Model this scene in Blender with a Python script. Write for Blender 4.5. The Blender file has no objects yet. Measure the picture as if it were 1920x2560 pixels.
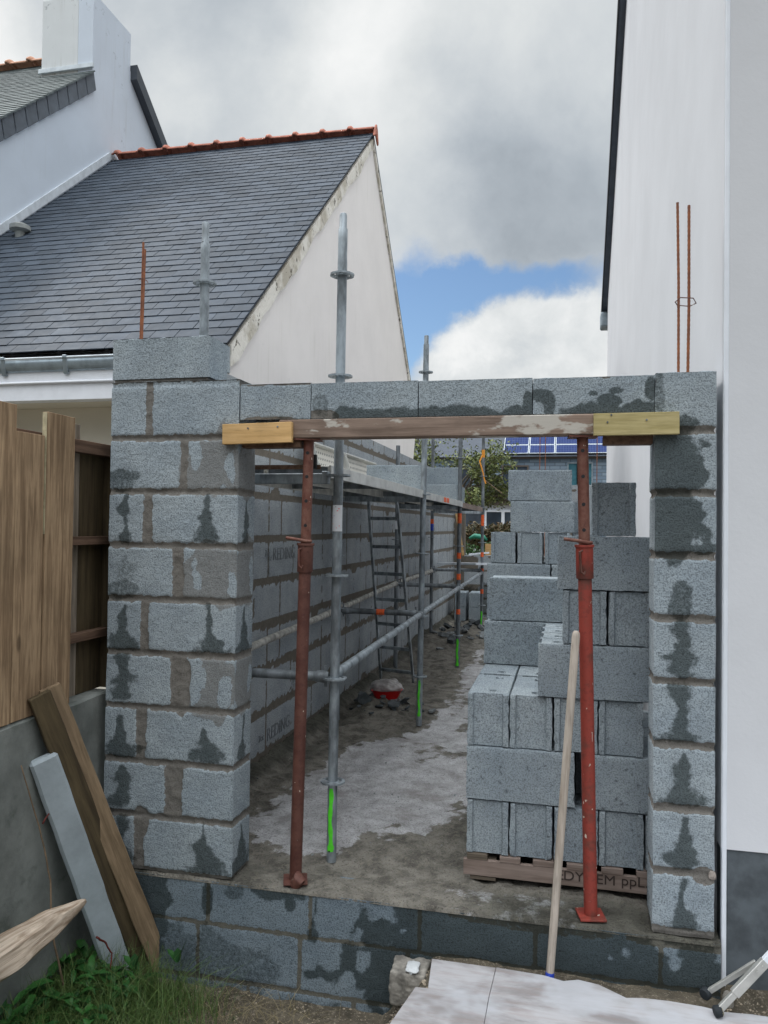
import bpy, bmesh, math, random
import numpy as np
from mathutils import Vector, Matrix
R = math.radians
random.seed(7)
S = bpy.context.scene
COL = S.collection

# ------------------------------------------------------------------ camera
cam_d = bpy.data.cameras.new('camera'); cam = bpy.data.objects.new('camera', cam_d); COL.objects.link(cam)
S.camera = cam
YAW, PIT, ROL = -.22825230, .0184125, .01287664
fw = Vector((math.sin(YAW)*math.cos(PIT), math.cos(YAW)*math.cos(PIT), math.sin(PIT)))
rt = Vector((math.cos(YAW), -math.sin(YAW), 0)); up = rt.cross(fw)
r2 = rt*math.cos(ROL)+up*math.sin(ROL); u2 = -rt*math.sin(ROL)+up*math.cos(ROL)
M = Matrix((r2, u2, -fw)).transposed().to_4x4(); M.translation = Vector((1.48963, -3.38756, 1.65267))
cam.matrix_world = M
cam_d.sensor_fit = 'VERTICAL'; cam_d.sensor_height = 24; cam_d.lens = 24*1944.935/2560
cam_d.clip_start = .05; cam_d.clip_end = 2000
S.render.resolution_x, S.render.resolution_y = 768, 1024

# ------------------------------------------------------------------ view, world, sun
S.view_settings.view_transform = 'Standard'; S.view_settings.look = 'None'
S.view_settings.exposure = 0.0; S.view_settings.gamma = 1
SUN_EL, SUN_AZ = R(48), R(-70)          # sun high on the left, behind thin cloud
W = bpy.data.worlds.new('World'); S.world = W; W.use_nodes = True
nt = W.node_tree; nt.nodes.clear()
def nd(t, typ, loc=None, **kw):
    n = t.nodes.new(typ)
    for k, v in kw.items():
        if hasattr(n, k): setattr(n, k, v)
    return n
def mth(t, op, a, b=None, c=None, clamp=False):
    n = t.nodes.new('ShaderNodeMath'); n.operation = op; n.use_clamp = clamp
    for i, v in enumerate((a, b, c)):
        if v is None: continue
        if isinstance(v, (int, float)): n.inputs[i].default_value = v
        else: t.links.new(v, n.inputs[i])
    return n.outputs[0]
def noise(t, vec, scale, detail=4, rough=.55, dist=0, dim='3D'):
    n = t.nodes.new('ShaderNodeTexNoise'); n.noise_dimensions = dim
    n.inputs['Scale'].default_value = scale; n.inputs['Detail'].default_value = detail
    n.inputs['Roughness'].default_value = rough; n.inputs['Distortion'].default_value = dist
    if vec is not None: t.links.new(vec, n.inputs['Vector'])
    return n.outputs['Fac']
def ramp(t, fac, stops, interp='LINEAR'):
    n = t.nodes.new('ShaderNodeValToRGB'); n.color_ramp.interpolation = interp
    e = n.color_ramp.elements
    while len(e) < len(stops): e.new(.5)
    for i, (p, c) in enumerate(stops):
        e[i].position = p
        e[i].color = (c, c, c, 1) if isinstance(c, (int, float)) else (*c, 1)
    t.links.new(fac, n.inputs[0]); return n.outputs[0]
def mixc(t, fac, a, b, mode='MIX'):
    n = t.nodes.new('ShaderNodeMix'); n.data_type = 'RGBA'; n.blend_type = mode
    for sock, v in ((n.inputs['Factor'], fac), (n.inputs['A'], a), (n.inputs['B'], b)):
        if isinstance(v, (int, float)): sock.default_value = v
        elif isinstance(v, tuple): sock.default_value = (*v, 1) if len(v) == 3 else v
        else: t.links.new(v, sock)
    # colour sockets of the Mix node are the third A/B pair
    return n.outputs['Result']
def mixcol(t, fac, a, b, mode='MIX'):
    n = t.nodes.new('ShaderNodeMix'); n.data_type = 'RGBA'; n.blend_type = mode
    fi, ai, bi, ro = n.inputs[0], n.inputs[6], n.inputs[7], n.outputs[2]
    for sock, v in ((fi, fac), (ai, a), (bi, b)):
        if isinstance(v, (int, float)):
            sock.default_value = v if sock is fi else (v, v, v, 1)
        elif isinstance(v, tuple): sock.default_value = (*v, 1) if len(v) == 3 else v
        else: t.links.new(v, sock)
    return ro
def smooth(t, x, lo, hi):
    n = t.nodes.new('ShaderNodeMapRange'); n.interpolation_type = 'SMOOTHSTEP'
    t.links.new(x, n.inputs['Value'])
    n.inputs['From Min'].default_value = lo; n.inputs['From Max'].default_value = hi
    return n.outputs['Result']

SKY_STRENGTH = .10
tc = nd(nt, 'ShaderNodeTexCoord'); D = tc.outputs['Generated']
sep = nd(nt, 'ShaderNodeSeparateXYZ'); nt.links.new(D, sep.inputs[0])
wn = nt.nodes.new('ShaderNodeTexNoise'); wn.inputs['Scale'].default_value = 7; wn.inputs['Detail'].default_value = 8
wn.inputs['Roughness'].default_value = .6
nt.links.new(D, wn.inputs['Vector'])
wsep = nd(nt, 'ShaderNodeSeparateColor'); nt.links.new(wn.outputs['Color'], wsep.inputs[0])
az0 = mth(nt, 'ARCTAN2', sep.outputs[0], sep.outputs[1]); el0 = mth(nt, 'ARCSINE', sep.outputs[2])
az = mth(nt, 'ADD', az0, mth(nt, 'MULTIPLY', mth(nt, 'SUBTRACT', wsep.outputs[0], .5), .16))
el = mth(nt, 'ADD', el0, mth(nt, 'MULTIPLY', mth(nt, 'SUBTRACT', wsep.outputs[1], .5), .13))
def blob(ca, ce, ra, re, tilt=0., a=None, e=None, p0=0., p1=1.):
    a = az if a is None else a; e = el if e is None else e
    da = mth(nt, 'SUBTRACT', a, ca); de = mth(nt, 'SUBTRACT', e, ce)
    if tilt:
        c, s = math.cos(tilt), math.sin(tilt)
        da, de = (mth(nt, 'ADD', mth(nt, 'MULTIPLY', da, c), mth(nt, 'MULTIPLY', de, s)),
                  mth(nt, 'SUBTRACT', mth(nt, 'MULTIPLY', de, c), mth(nt, 'MULTIPLY', da, s)))
    q = mth(nt, 'ADD', mth(nt, 'POWER', mth(nt, 'DIVIDE', da, ra), 2), mth(nt, 'POWER', mth(nt, 'DIVIDE', de, re), 2))
    return smooth(nt, mth(nt, 'SUBTRACT', 1, mth(nt, 'SQRT', q)), p0, p1)
hole = mth(nt, 'MAXIMUM', blob(-.115, .290, .19, .042, .10, p1=.5), blob(-.205, .258, .085, .095, .3, p1=.5))
hole = mth(nt, 'MAXIMUM', hole, mth(nt, 'MULTIPLY', blob(.045, .262, .05, .06, p1=.7), .75))
# the cumulus heap in front of the blue
cum = blob(-.055, .165, .19, .125, .45, p0=0., p1=.22)
big = noise(nt, D, 2.3, 7, .56, .25)
med = noise(nt, D, 5.5, 8, .6, .2)
br = mth(nt, 'ADD', mth(nt, 'MULTIPLY', mth(nt, 'SUBTRACT', big, .5), .7), mth(nt, 'MULTIPLY', mth(nt, 'SUBTRACT', med, .5), .35))
br = mth(nt, 'ADD', br, .64)
def addb(x, b, w): return mth(nt, 'ADD', x, mth(nt, 'MULTIPLY', b, w))
br = addb(br, blob(-.06, .40, .34, .13, 0, p1=.9), -.16)
br = addb(br, blob(.0, .345, .14, .06, 0), -.07)
br = addb(br, blob(-.42, .43, .3, .14), -.06)
br = addb(br, blob(-.28, .55, .13, .2), .20)
br = addb(br, blob(-.20, .43, .10, .13), .12)
br = addb(br, blob(-.52, .50, .10, .08), .12)
br = addb(br, blob(-.74, .47, .14, .12), .32)
br = addb(br, blob(-.15, .60, .15, .1), .06)
cumb = mth(nt, 'ADD', .80, mth(nt, 'MULTIPLY', mth(nt, 'SUBTRACT', noise(nt, D, 9, 8, .6, .3), .5), .75))
cumb = addb(cumb, blob(-.12, .19, .16, .03), -.16)
br = mth(nt, 'MAXIMUM', br, .30); 
cumb = mth(nt, 'MINIMUM', mth(nt, 'MAXIMUM', cumb, .55), .92)
br = mixcol(nt, cum, br, cumb)
br = mth(nt, 'MINIMUM', br, .95)
# unseen high sky behind the viewer, brightened to light the front faces
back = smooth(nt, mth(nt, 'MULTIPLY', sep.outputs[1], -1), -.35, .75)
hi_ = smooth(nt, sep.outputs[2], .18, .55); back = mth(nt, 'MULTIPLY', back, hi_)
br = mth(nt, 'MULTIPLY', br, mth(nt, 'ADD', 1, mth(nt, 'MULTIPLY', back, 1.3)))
lowb = mth(nt, 'MULTIPLY', smooth(nt, mth(nt, 'MULTIPLY', sep.outputs[1], -1), -.2, .3), mth(nt, 'SUBTRACT', 1, hi_))  # low sky behind the viewer, dimmed to darken fronts and lower walls
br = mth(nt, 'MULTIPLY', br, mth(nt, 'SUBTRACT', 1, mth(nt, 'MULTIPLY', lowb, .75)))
zen = smooth(nt, sep.outputs[2], .62, .95)  # overhead sky boosted to brighten block tops and floor
br = mth(nt, 'MULTIPLY', br, mth(nt, 'ADD', 1, mth(nt, 'MULTIPLY', zen, 2.6)))
tint = ramp(nt, br, [(.2, (.80, .93, 1.07)), (.5, (.87, .965, 1.06)), (.75, (.96, 1.0, 1.015)), (1, (1, 1, .99))])
cl = mixcol(nt, 1., tint, br, 'MULTIPLY')
cl = mixcol(nt, mth(nt, 'MAXIMUM', back, zen), cl, mixcol(nt, 1., cl, (.955, .995, 1.04), 'MULTIPLY'))
cl = mixcol(nt, 1., cl, 1/SKY_STRENGTH, 'MULTIPLY')
sky = nd(nt, 'ShaderNodeTexSky'); sky.sky_type = 'NISHITA'; sky.sun_disc = False
sky.sun_elevation = SUN_EL; sky.sun_rotation = SUN_AZ; sky.ozone_density = 2.5; sky.air_density = 1.0; sky.dust_density = .4
skc = mixcol(nt, 1., sky.outputs[0], (1.15, 1.22, 1.25), 'MULTIPLY')
hole = mth(nt, 'MULTIPLY', hole, mth(nt, 'SUBTRACT', 1, cum))
fin = mixcol(nt, hole, cl, skc)
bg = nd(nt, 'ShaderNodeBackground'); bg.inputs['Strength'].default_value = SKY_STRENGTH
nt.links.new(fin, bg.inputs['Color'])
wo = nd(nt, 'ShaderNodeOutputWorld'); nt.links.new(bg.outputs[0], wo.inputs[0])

sd = bpy.data.lights.new('sun', 'SUN'); sd.energy = 1.4; sd.angle = R(14); sd.color = (1, .98, .95)
sun = bpy.data.objects.new('sun', sd); COL.objects.link(sun)
sdir = Vector((math.sin(SUN_AZ)*math.cos(SUN_EL), math.cos(SUN_AZ)*math.cos(SUN_EL), math.sin(SUN_EL)))
sun.rotation_euler = (-sdir).to_track_quat('-Z', 'Y').to_euler(); sun.location = sdir*30

# ------------------------------------------------------------------ numpy noise
def _h(ix, iy, iz, seed):
    n = (ix.astype(np.int64)*374761393 + iy.astype(np.int64)*668265263 + iz.astype(np.int64)*2147483647 + seed*974634777) & 0xffffffff
    n = ((n ^ (n >> 13))*1274126177) & 0xffffffff
    return ((n ^ (n >> 16)) & 0xffff)/65535.
def vn(x, y, z=0., seed=0):
    x = np.asarray(x, float); y = np.asarray(y, float)+0*x; z = np.asarray(z, float)+0*x
    ix, iy, iz = np.floor(x), np.floor(y), np.floor(z)
    f = [x-ix, y-iy, z-iz]; f = [a*a*(3-2*a) for a in f]
    o = 0
    for a in (0, 1):
        for b in (0, 1):
            for c in (0, 1):
                w = (f[0] if a else 1-f[0])*(f[1] if b else 1-f[1])*(f[2] if c else 1-f[2])
                o = o + w*_h(ix+a, iy+b, iz+c, seed)
    return o*2-1
def fbm(x, y, z=0., seed=0, oct=4):
    o = 0; a = 1; s = 0
    for i in range(oct):
        o = o + a*vn(x*2**i, y*2**i, np.asarray(z)*2**i, seed+i*17); s += a; a *= .5
    return o/s
def sst(x, lo, hi):
    t = np.clip((x-lo)/(hi-lo), 0, 1); return t*t*(3-2*t)

# ------------------------------------------------------------------ object helpers
def tag(o, label=None, cat=None, group=None, kind=None):
    if label: o['label'] = label
    if cat: o['category'] = cat
    if group: o['group'] = group
    if kind: o['kind'] = kind
    return o
def empty(name, loc=(0, 0, 0), label=None, cat=None, group=None):
    o = bpy.data.objects.new(name, None); COL.objects.link(o); o.location = loc
    o.empty_display_size = .1
    return tag(o, label, cat, group)
def wpos(o):
    p = Vector((0, 0, 0))
    while o is not None: p = p+o.location; o = o.parent
    return p
class MB:
    def __init__(s): s.v = []; s.f = []; s.mi = []; s.m = 0
    def add(s, v, f):
        b = len(s.v); s.v += [tuple(p) for p in v]; s.f += [tuple(i+b for i in q) for q in f]; s.mi += [s.m]*len(f)
        return s
    def box(s, a, b, rot=None, ctr=None):
        x0, y0, z0 = a; x1, y1, z1 = b
        v = [Vector(p) for p in ((x0,y0,z0),(x1,y0,z0),(x1,y1,z0),(x0,y1,z0),(x0,y0,z1),(x1,y0,z1),(x1,y1,z1),(x0,y1,z1))]
        if rot is not None:
            c = Vector(ctr) if ctr is not None else (v[0]+v[6])/2
            v = [c+rot@(p-c) for p in v]
        return s.add(v, [(0,3,2,1),(4,5,6,7),(0,1,5,4),(1,2,6,5),(2,3,7,6),(3,0,4,7)])
    def bar(s, p0, p1, w, h, side=None):
        """box from p0 to p1, width w along 'side', thickness h along the other direction"""
        p0, p1 = Vector(p0), Vector(p1); d = (p1-p0).normalized()
        side = Vector(side) if side is not None else Vector((0,0,1)).cross(d)
        side = (side-d*side.dot(d)).normalized(); n = d.cross(side).normalized()
        v = []
        for p in (p0, p1):
            for a, b in ((-1,-1),(1,-1),(1,1),(-1,1)): v.append(p+side*(a*w/2)+n*(b*h/2))
        return s.add(v, [(3,2,1,0),(4,5,6,7),(0,1,5,4),(1,2,6,5),(2,3,7,6),(3,0,4,7)])
    def tube(s, pts, r, n=14, cap=True, radii=None):
        pts = [Vector(p) for p in pts]; rings = []
        ref = None
        for i, p in enumerate(pts):
            d = (pts[min(i+1, len(pts)-1)]-pts[max(i-1, 0)]).normalized()
            if ref is None: ref = d.orthogonal().normalized()
            ref = (ref-d*ref.dot(d)).normalized(); q = d.cross(ref)
            rr = radii[i] if radii else r
            rings.append([p+ref*(rr*math.cos(2*math.pi*k/n))+q*(rr*math.sin(2*math.pi*k/n)) for k in range(n)])
        v = [p for rg in rings for p in rg]; f = []
        for i in range(len(pts)-1):
            for k in range(n):
                a = i*n+k; b = i*n+(k+1) % n; f.append((a, b, b+n, a+n))
        if cap: f.append(tuple(reversed(range(n)))); f.append(tuple(range(len(v)-n, len(v))))
        return s.add(v, f)
    def prism(s, poly, ext):
        """poly: list of 3D points, ext: vector"""
        p = [Vector(q) for q in poly]; e = Vector(ext); n = len(p)
        return s.add(p+[q+e for q in p], [tuple(reversed(range(n))), tuple(range(n, 2*n))]+[(i, (i+1) % n, (i+1) % n+n, i+n) for i in range(n)])
    def build(s, name, mat, parent=None, smooth=False, bevel=0, seg=1, loc=None, fix=True):
        me = bpy.data.meshes.new(name)
        o0 = wpos(parent) if parent is not None else (Vector(loc) if loc is not None else Vector((0,0,0)))
        me.from_pydata([Vector(p)-o0 for p in s.v], [], s.f)
        mats = mat if isinstance(mat, (list, tuple)) else [mat]
        for m in mats: me.materials.append(m)
        if len(mats) > 1: me.polygons.foreach_set('material_index', s.mi)
        if fix:
            bm = bmesh.new(); bm.from_mesh(me); bmesh.ops.recalc_face_normals(bm, faces=bm.faces); bm.to_mesh(me); bm.free()
        o = bpy.data.objects.new(name, me); COL.objects.link(o)
        if parent is not None: o.parent = parent
        elif loc is not None: o.location = loc
        if smooth is True:
            for p in me.polygons: p.use_smooth = True
        elif smooth:
            me.shade_smooth() if False else None
            for p in me.polygons: p.use_smooth = True
            try: me.set_sharp_from_angle(angle=R(smooth))
            except Exception: pass
        if bevel:
            md = o.modifiers.new('bevel', 'BEVEL'); md.width = bevel; md.segments = seg; md.limit_method = 'ANGLE'; md.angle_limit = R(40)
        return o
def npmesh(name, V, F, mat, parent=None, mask=None, smooth=True, mats=None, mi=None):
    me = bpy.data.meshes.new(name)
    o0 = np.array(wpos(parent)) if parent is not None else np.zeros(3)
    V = np.asarray(V, float)-o0
    me.vertices.add(len(V)); me.vertices.foreach_set('co', V.ravel())
    F = np.asarray(F); k = F.shape[1]
    me.loops.add(F.size); me.loops.foreach_set('vertex_index', F.ravel().astype(np.int32))
    me.polygons.add(len(F)); me.polygons.foreach_set('loop_start', np.arange(0, F.size, k, dtype=np.int32))
    me.polygons.foreach_set('loop_total', np.full(len(F), k, dtype=np.int32))
    for m in (mats or [mat]): me.materials.append(m)
    if mi is not None: me.polygons.foreach_set('material_index', np.asarray(mi, dtype=np.int32))
    me.update(calc_edges=True); me.validate()
    if smooth: me.polygons.foreach_set('use_smooth', np.ones(len(me.polygons), bool))
    if mask is not None:
        at = me.color_attributes.new('mask', 'FLOAT_COLOR', 'POINT')
        c = np.ones((len(V), 4)); c[:, :3] = mask; at.data.foreach_set('color', c.ravel())
    o = bpy.data.objects.new(name, me); COL.objects.link(o)
    if parent is not None: o.parent = parent
    return o
def gridF(nu, nv, base=0, flip=False):
    i, j = np.meshgrid(np.arange(nu-1), np.arange(nv-1), indexing='ij')
    a = (i*nv+j).ravel()+base
    F = np.stack([a, a+nv, a+nv+1, a+1], 1)
    return F[:, ::-1] if flip else F

# ------------------------------------------------------------------ materials
MATS = {}
def newmat(name):
    m = bpy.data.materials.new(name); m.use_nodes = True; t = m.node_tree
    b = t.nodes['Principled BSDF']; MATS[name] = m
    return m, t, b
def ocoord(t, rnd=False, kind='Object'):
    c = t.nodes.new('ShaderNodeTexCoord').outputs[kind]
    if rnd:
        oi = t.nodes.new('ShaderNodeObjectInfo')
        va = t.nodes.new('ShaderNodeVectorMath'); va.operation = 'MULTIPLY_ADD'
        t.links.new(oi.outputs['Location'], va.inputs[0]); va.inputs[1].default_value = (7.3, 5.1, 3.7)
        t.links.new(c, va.inputs[2]); return va.outputs[0]
    return c
def setbump(t, b, h, strength=.5, dist=.004):
    n = t.nodes.new('ShaderNodeBump'); n.inputs['Strength'].default_value = strength; n.inputs['Distance'].default_value = dist
    t.links.new(h, n.inputs['Height']); t.links.new(n.outputs[0], b.inputs['Normal'])
def vscale(t, v, s):
    n = t.nodes.new('ShaderNodeVectorMath'); n.operation = 'MULTIPLY'; t.links.new(v, n.inputs[0]); n.inputs[1].default_value = s
    return n.outputs[0]
def block_material(name, base=(.335, .365, .385), rnd=True, maskattr=False, grain=1., wetc=(.055, .062, .055), mortc=(.175, .165, .150)):
    m, t, b = newmat(name); v = ocoord(t, rnd)
    g1 = noise(t, v, 150*grain, 3, .65); g2 = noise(t, v, 60*grain, 3, .6); lg = noise(t, v, 3.2, 4, .6); lg2 = noise(t, v, 9, 4, .6)
    vo = t.nodes.new('ShaderNodeTexVoronoi'); vo.inputs['Scale'].default_value = 110*grain; t.links.new(v, vo.inputs['Vector'])
    pit = smooth(t, g1, .36, .56)
    col = mixcol(t, pit, tuple(c*.58 for c in base), tuple(c*1.05 for c in base))
    col = mixcol(t, mth(t, 'MULTIPLY', smooth(t, g2, .55, .75), .22), col, tuple(c*1.25 for c in base))
    pass
    col = mixcol(t, mth(t, 'MULTIPLY', smooth(t, noise(t, v, 75, 2, .5), .64, .70), .8), col, tuple(c*.30 for c in base))
    col = mixcol(t, 1., col, ramp(t, lg, [(.3, (.84, .86, .88)), (.7, (1.10, 1.08, 1.05))]), 'MULTIPLY')
    col = mixcol(t, 1., col, ramp(t, lg2, [(.3, .9), (.7, 1.07)]), 'MULTIPLY')
    hgt = mth(t, 'ADD', mth(t, 'MULTIPLY', pit, .9), mth(t, 'MULTIPLY', g2, .4))
    b.inputs['Roughness'].default_value = .93; b.inputs['Specular IOR Level'].default_value = .25
    if maskattr:
        at = t.nodes.new('ShaderNodeVertexColor'); at.layer_name = 'mask'
        sp = t.nodes.new('ShaderNodeSeparateColor'); t.links.new(at.outputs['Color'], sp.inputs[0])
        e = mth(t, 'MULTIPLY', mth(t, 'SUBTRACT', noise(t, v, 60, 4, .65), .5), .75)
        mo = smooth(t, mth(t, 'ADD', sp.outputs[0], e), .38, .62)
        mcol = mixcol(t, noise(t, v, 26, 5, .65), tuple(c*.62 for c in mortc), tuple(c*1.35 for c in mortc))
        mcol = mixcol(t, mth(t, 'MULTIPLY', smooth(t, noise(t, v, 120, 3, .6), .56, .66), .5), mcol, (.07, .06, .05))
        fl_ = smooth(t, mth(t, 'ADD', sp.outputs[2], e), .30, .70)
        col = mixcol(t, mth(t, 'MULTIPLY', fl_, .66), col, mcol)
        col = mixcol(t, mo, col, mcol)
        we = smooth(t, mth(t, 'ADD', sp.outputs[1], mth(t, 'MULTIPLY', e, 1.7)), .08, .92)
        wc = mixcol(t, 1., col, (.30, .32, .315), 'MULTIPLY')
        wc = mixcol(t, .15, wc, wetc)
        col = mixcol(t, we, col, wc)
        pass
        hgt = mixcol(t, mth(t, 'MULTIPLY', mo, .55), hgt, noise(t, v, 70, 5, .65))
    t.links.new(col, b.inputs['Base Color']); setbump(t, b, hgt, .5, .004)
    return m
M_block = block_material('loose_block_concrete', base=(.325, .375, .41))
M_wall = block_material('laid_block_concrete', base=(.35, .405, .445), rnd=False, maskattr=True)
M_wall2 = block_material('inner_wall_concrete', base=(.385, .42, .45), rnd=False, maskattr=True, mortc=(.155, .138, .115))
M_base = block_material('footing_block_concrete', base=(.205, .255, .295), rnd=False, maskattr=True, wetc=(.045, .055, .045), mortc=(.13, .125, .105))

def simple(name, col, rough=.6, metal=0., var=.12, scale=8., bump=0., bscale=60., stretch=None, spec=.5, dark=None, kind='Object', rnd=False):
    m, t, b = newmat(name); v = ocoord(t, rnd, kind)
    if stretch: v = vscale(t, v, stretch)
    n1 = noise(t, v, scale, 5, .6)
    lo = tuple(c*(1-var) for c in col) if dark is None else dark
    c = mixcol(t, smooth(t, n1, .3, .7), lo, tuple(min(1, x*(1+var)) for x in col))
    t.links.new(c, b.inputs['Base Color'])
    b.inputs['Roughness'].default_value = rough; b.inputs['Metallic'].default_value = metal
    b.inputs['Specular IOR Level'].default_value = spec
    if bump: setbump(t, b, noise(t, v, bscale, 4, .6), bump, .003)
    return m
def wood(name, lo, hi, axis='z', ring=34., bump=.35, rough=.8, stain=None, rnd=True):
    m, t, b = newmat(name); v0 = ocoord(t, rnd)
    sc = {'x': (.06, 1, 1), 'y': (1, .06, 1), 'z': (1, 1, .06)}[axis]
    v = vscale(t, v0, sc)
    n1 = noise(t, v, ring, 5, .62, .6); n2 = noise(t, v, ring*4, 3, .6); n3 = noise(t, v0, 3.5, 4, .6)
    c = mixcol(t, smooth(t, n1, .3, .7), lo, hi)
    c = mixcol(t, mth(t, 'MULTIPLY', smooth(t, n2, .5, .75), .45), c, tuple(x*.55 for x in lo))
    c = mixcol(t, 1., c, ramp(t, n3, [(.3, .78), (.7, 1.15)]), 'MULTIPLY')
    # knots
    vo = t.nodes.new('ShaderNodeTexVoronoi'); vo.inputs['Scale'].default_value = 4.2
    t.links.new(vscale(t, v0, {'x': (.35, 1, 1), 'y': (1, .35, 1), 'z': (1, 1, .35)}[axis]), vo.inputs['Vector'])
    kn = smooth(t, vo.outputs['Distance'], .075, .03)
    c = mixcol(t, mth(t, 'MULTIPLY', kn, .7), c, tuple(x*.38 for x in lo))
    if stain: c = mixcol(t, smooth(t, noise(t, vscale(t, v0, {'x': (.4, 1, 1), 'y': (1, .4, 1), 'z': (1, 1, .4)}[axis]), stain[1], 5, .6), stain[2], stain[2]+.05), c, stain[0])
    t.links.new(c, b.inputs['Base Color']); b.inputs['Roughness'].default_value = rough; b.inputs['Specular IOR Level'].default_value = .3
    setbump(t, b, mth(t, 'ADD', n1, mth(t, 'MULTIPLY', n2, .5)), bump, .003)
    return m
M_fence = wood('fence_wood', (.20, .13, .075), (.42, .295, .18), 'z', ring=42)
M_fence_grey = wood('weathered_fence_wood', (.15, .125, .095), (.30, .25, .20), 'z')
M_rail = wood('fence_rail_wood', (.085, .05, .033), (.17, .105, .072), 'y')
M_fencecap = simple('lit_edge_and_plug_tone', (.45, .40, .26), .8, var=.2, scale=30)
M_beam = wood('formwork_wood', (.19, .135, .105), (.33, .245, .195), 'x', stain=((.50, .47, .42), 9, .55))
M_cleat = wood('pine_wood', (.50, .31, .125), (.66, .43, .20), 'x', ring=40, bump=.15)
M_cleat2 = wood('treated_pine_wood', (.36, .30, .13), (.52, .44, .23), 'x', ring=40, bump=.2)
M_plank = wood('plank_wood', (.15, .105, .062), (.30, .215, .135), 'z')
M_plankd = wood('dark_plank_wood', (.05, .036, .02), (.10, .075, .04), 'z')
M_stake = wood('split_stake_wood', (.24, .17, .115), (.62, .52, .42), 'x', ring=38, bump=1.)
M_handle = wood('handle_wood', (.33, .28, .23), (.50, .44, .38), 'z', ring=30, bump=.1)
M_pallet = wood('pallet_wood', (.20, .15, .125), (.34, .27, .235), 'x', ring=26, bump=.3)
M_palletd = wood('old_pallet_wood', (.10, .08, .06), (.19, .155, .12), 'x', ring=26)
M_render = None
def render_mat(name, col, streak=.0, stainc=(.35, .33, .30), fine=.12, mould=0.):
    m, t, b = newmat(name); v = ocoord(t)
    c = mixcol(t, smooth(t, noise(t, v, 1.3, 5, .6), .3, .7), tuple(x*.93 for x in col), col)
    if streak:
        st = noise(t, vscale(t, v, (9, 9, .55)), 1.6, 6, .7)
        big = noise(t, v, .8, 3, .5)
        f = mth(t, 'MULTIPLY', mth(t, 'MULTIPLY', smooth(t, st, .5, .78), smooth(t, big, .42, .62)), streak)
        c = mixcol(t, f, c, stainc)
    if mould:
        f = mth(t, 'MULTIPLY', smooth(t, noise(t, v, 6, 8, .75, .4), .58, .72), mth(t, 'MULTIPLY', smooth(t, noise(t, v, .7, 2, .5), .46, .60), mould))
        c = mixcol(t, f, c, (.16, .18, .19))
    t.links.new(c, b.inputs['Base Color']); b.inputs['Roughness'].default_value = .9; b.inputs['Specular IOR Level'].default_value = .2
    setbump(t, b, mth(t, 'ADD', noise(t, v, 55, 4, .6), mth(t, 'MULTIPLY', noise(t, v, 6, 3, .5), 1.5)), fine, .006)
    return m
M_rwhite = render_mat('white_render', (.70, .715, .745), fine=.14)
M_rcream = render_mat('cream_render', (.86, .825, .80), streak=.5, stainc=(.50, .48, .40), mould=.2)
M_rblue = render_mat('cool_white_render', (.69, .76, .85), mould=1., streak=.35, stainc=(.42, .43, .42))
M_rchim = render_mat('chimney_render', (.76, .79, .80), streak=.9, stainc=(.36, .35, .30), mould=.9)
M_peel = render_mat('peeling_render', (.80, .77, .71), mould=1., streak=.3)
M_cream = render_mat('cream_wall_render', (.74, .70, .60))
M_pvc = simple('white_fascia_paint', (.82, .85, .90), .45, var=.04)
M_plinth = simple('grey_plinth_paint', (.085, .100, .112), .8, var=.3, scale=9, bump=.2, bscale=40)
M_zinc = simple('zinc', (.30, .36, .40), .45, .5, var=.25, scale=6)
M_zincl = simple('pale_zinc', (.62, .68, .72), .4, .2, var=.12)
M_terra = simple('terracotta', (.46, .17, .115), .75, var=.28, scale=9, bump=.3)
M_terral = simple('pale_terracotta', (.60, .33, .22), .75, var=.2, scale=9, bump=.3)
def slate_mat(name, lo, hi):
    m, t, b = newmat(name); v = ocoord(t)
    g = t.nodes.new('ShaderNodeNewGeometry')
    rr = g.outputs['Random Per Island']
    c = mixcol(t, rr, lo, hi)
    c = mixcol(t, 1., c, ramp(t, noise(t, v, 7, 5, .65), [(.3, .8), (.7, 1.2)]), 'MULTIPLY')
    t.links.new(c, b.inputs['Base Color'])
    rg = mth(t, 'ADD', .55, mth(t, 'MULTIPLY', noise(t, v, 12, 3, .5), .2)); b.inputs['Specular IOR Level'].default_value = .35; t.links.new(rg, b.inputs['Roughness'])
    setbump(t, b, noise(t, vscale(t, v, (1, .5, .5)), 30, 4, .6), .25, .004)
    return m
M_slate = slate_mat('slate', (.029, .041, .058), (.052, .070, .096))
M_slategrey = slate_mat('greenish_slate', (.10, .125, .13), (.17, .20, .20))
M_slatev = slate_mat('verge_slate', (.085, .10, .125), (.13, .15, .175))
M_dark = simple('near_black', (.012, .012, .014), .7)
M_galv = simple('galvanised_steel', (.27, .305, .33), .5, .45, var=.5, scale=14, bump=.15, stretch=(1, 1, .4))
M_galvd = simple('dull_galvanised_steel', (.17, .19, .205), .55, .4, var=.45, scale=14, bump=.15, stretch=(1, 1, .4))
M_alu = simple('aluminium', (.60, .60, .57), .4, .6, var=.15, scale=10)
M_deck = simple('deck_steel', (.55, .54, .50), .5, .4, var=.25, scale=9, bump=.1)
M_deckp = simple('perforated_panel_steel', (.66, .64, .58), .5, .25, var=.15, scale=9)
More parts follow.
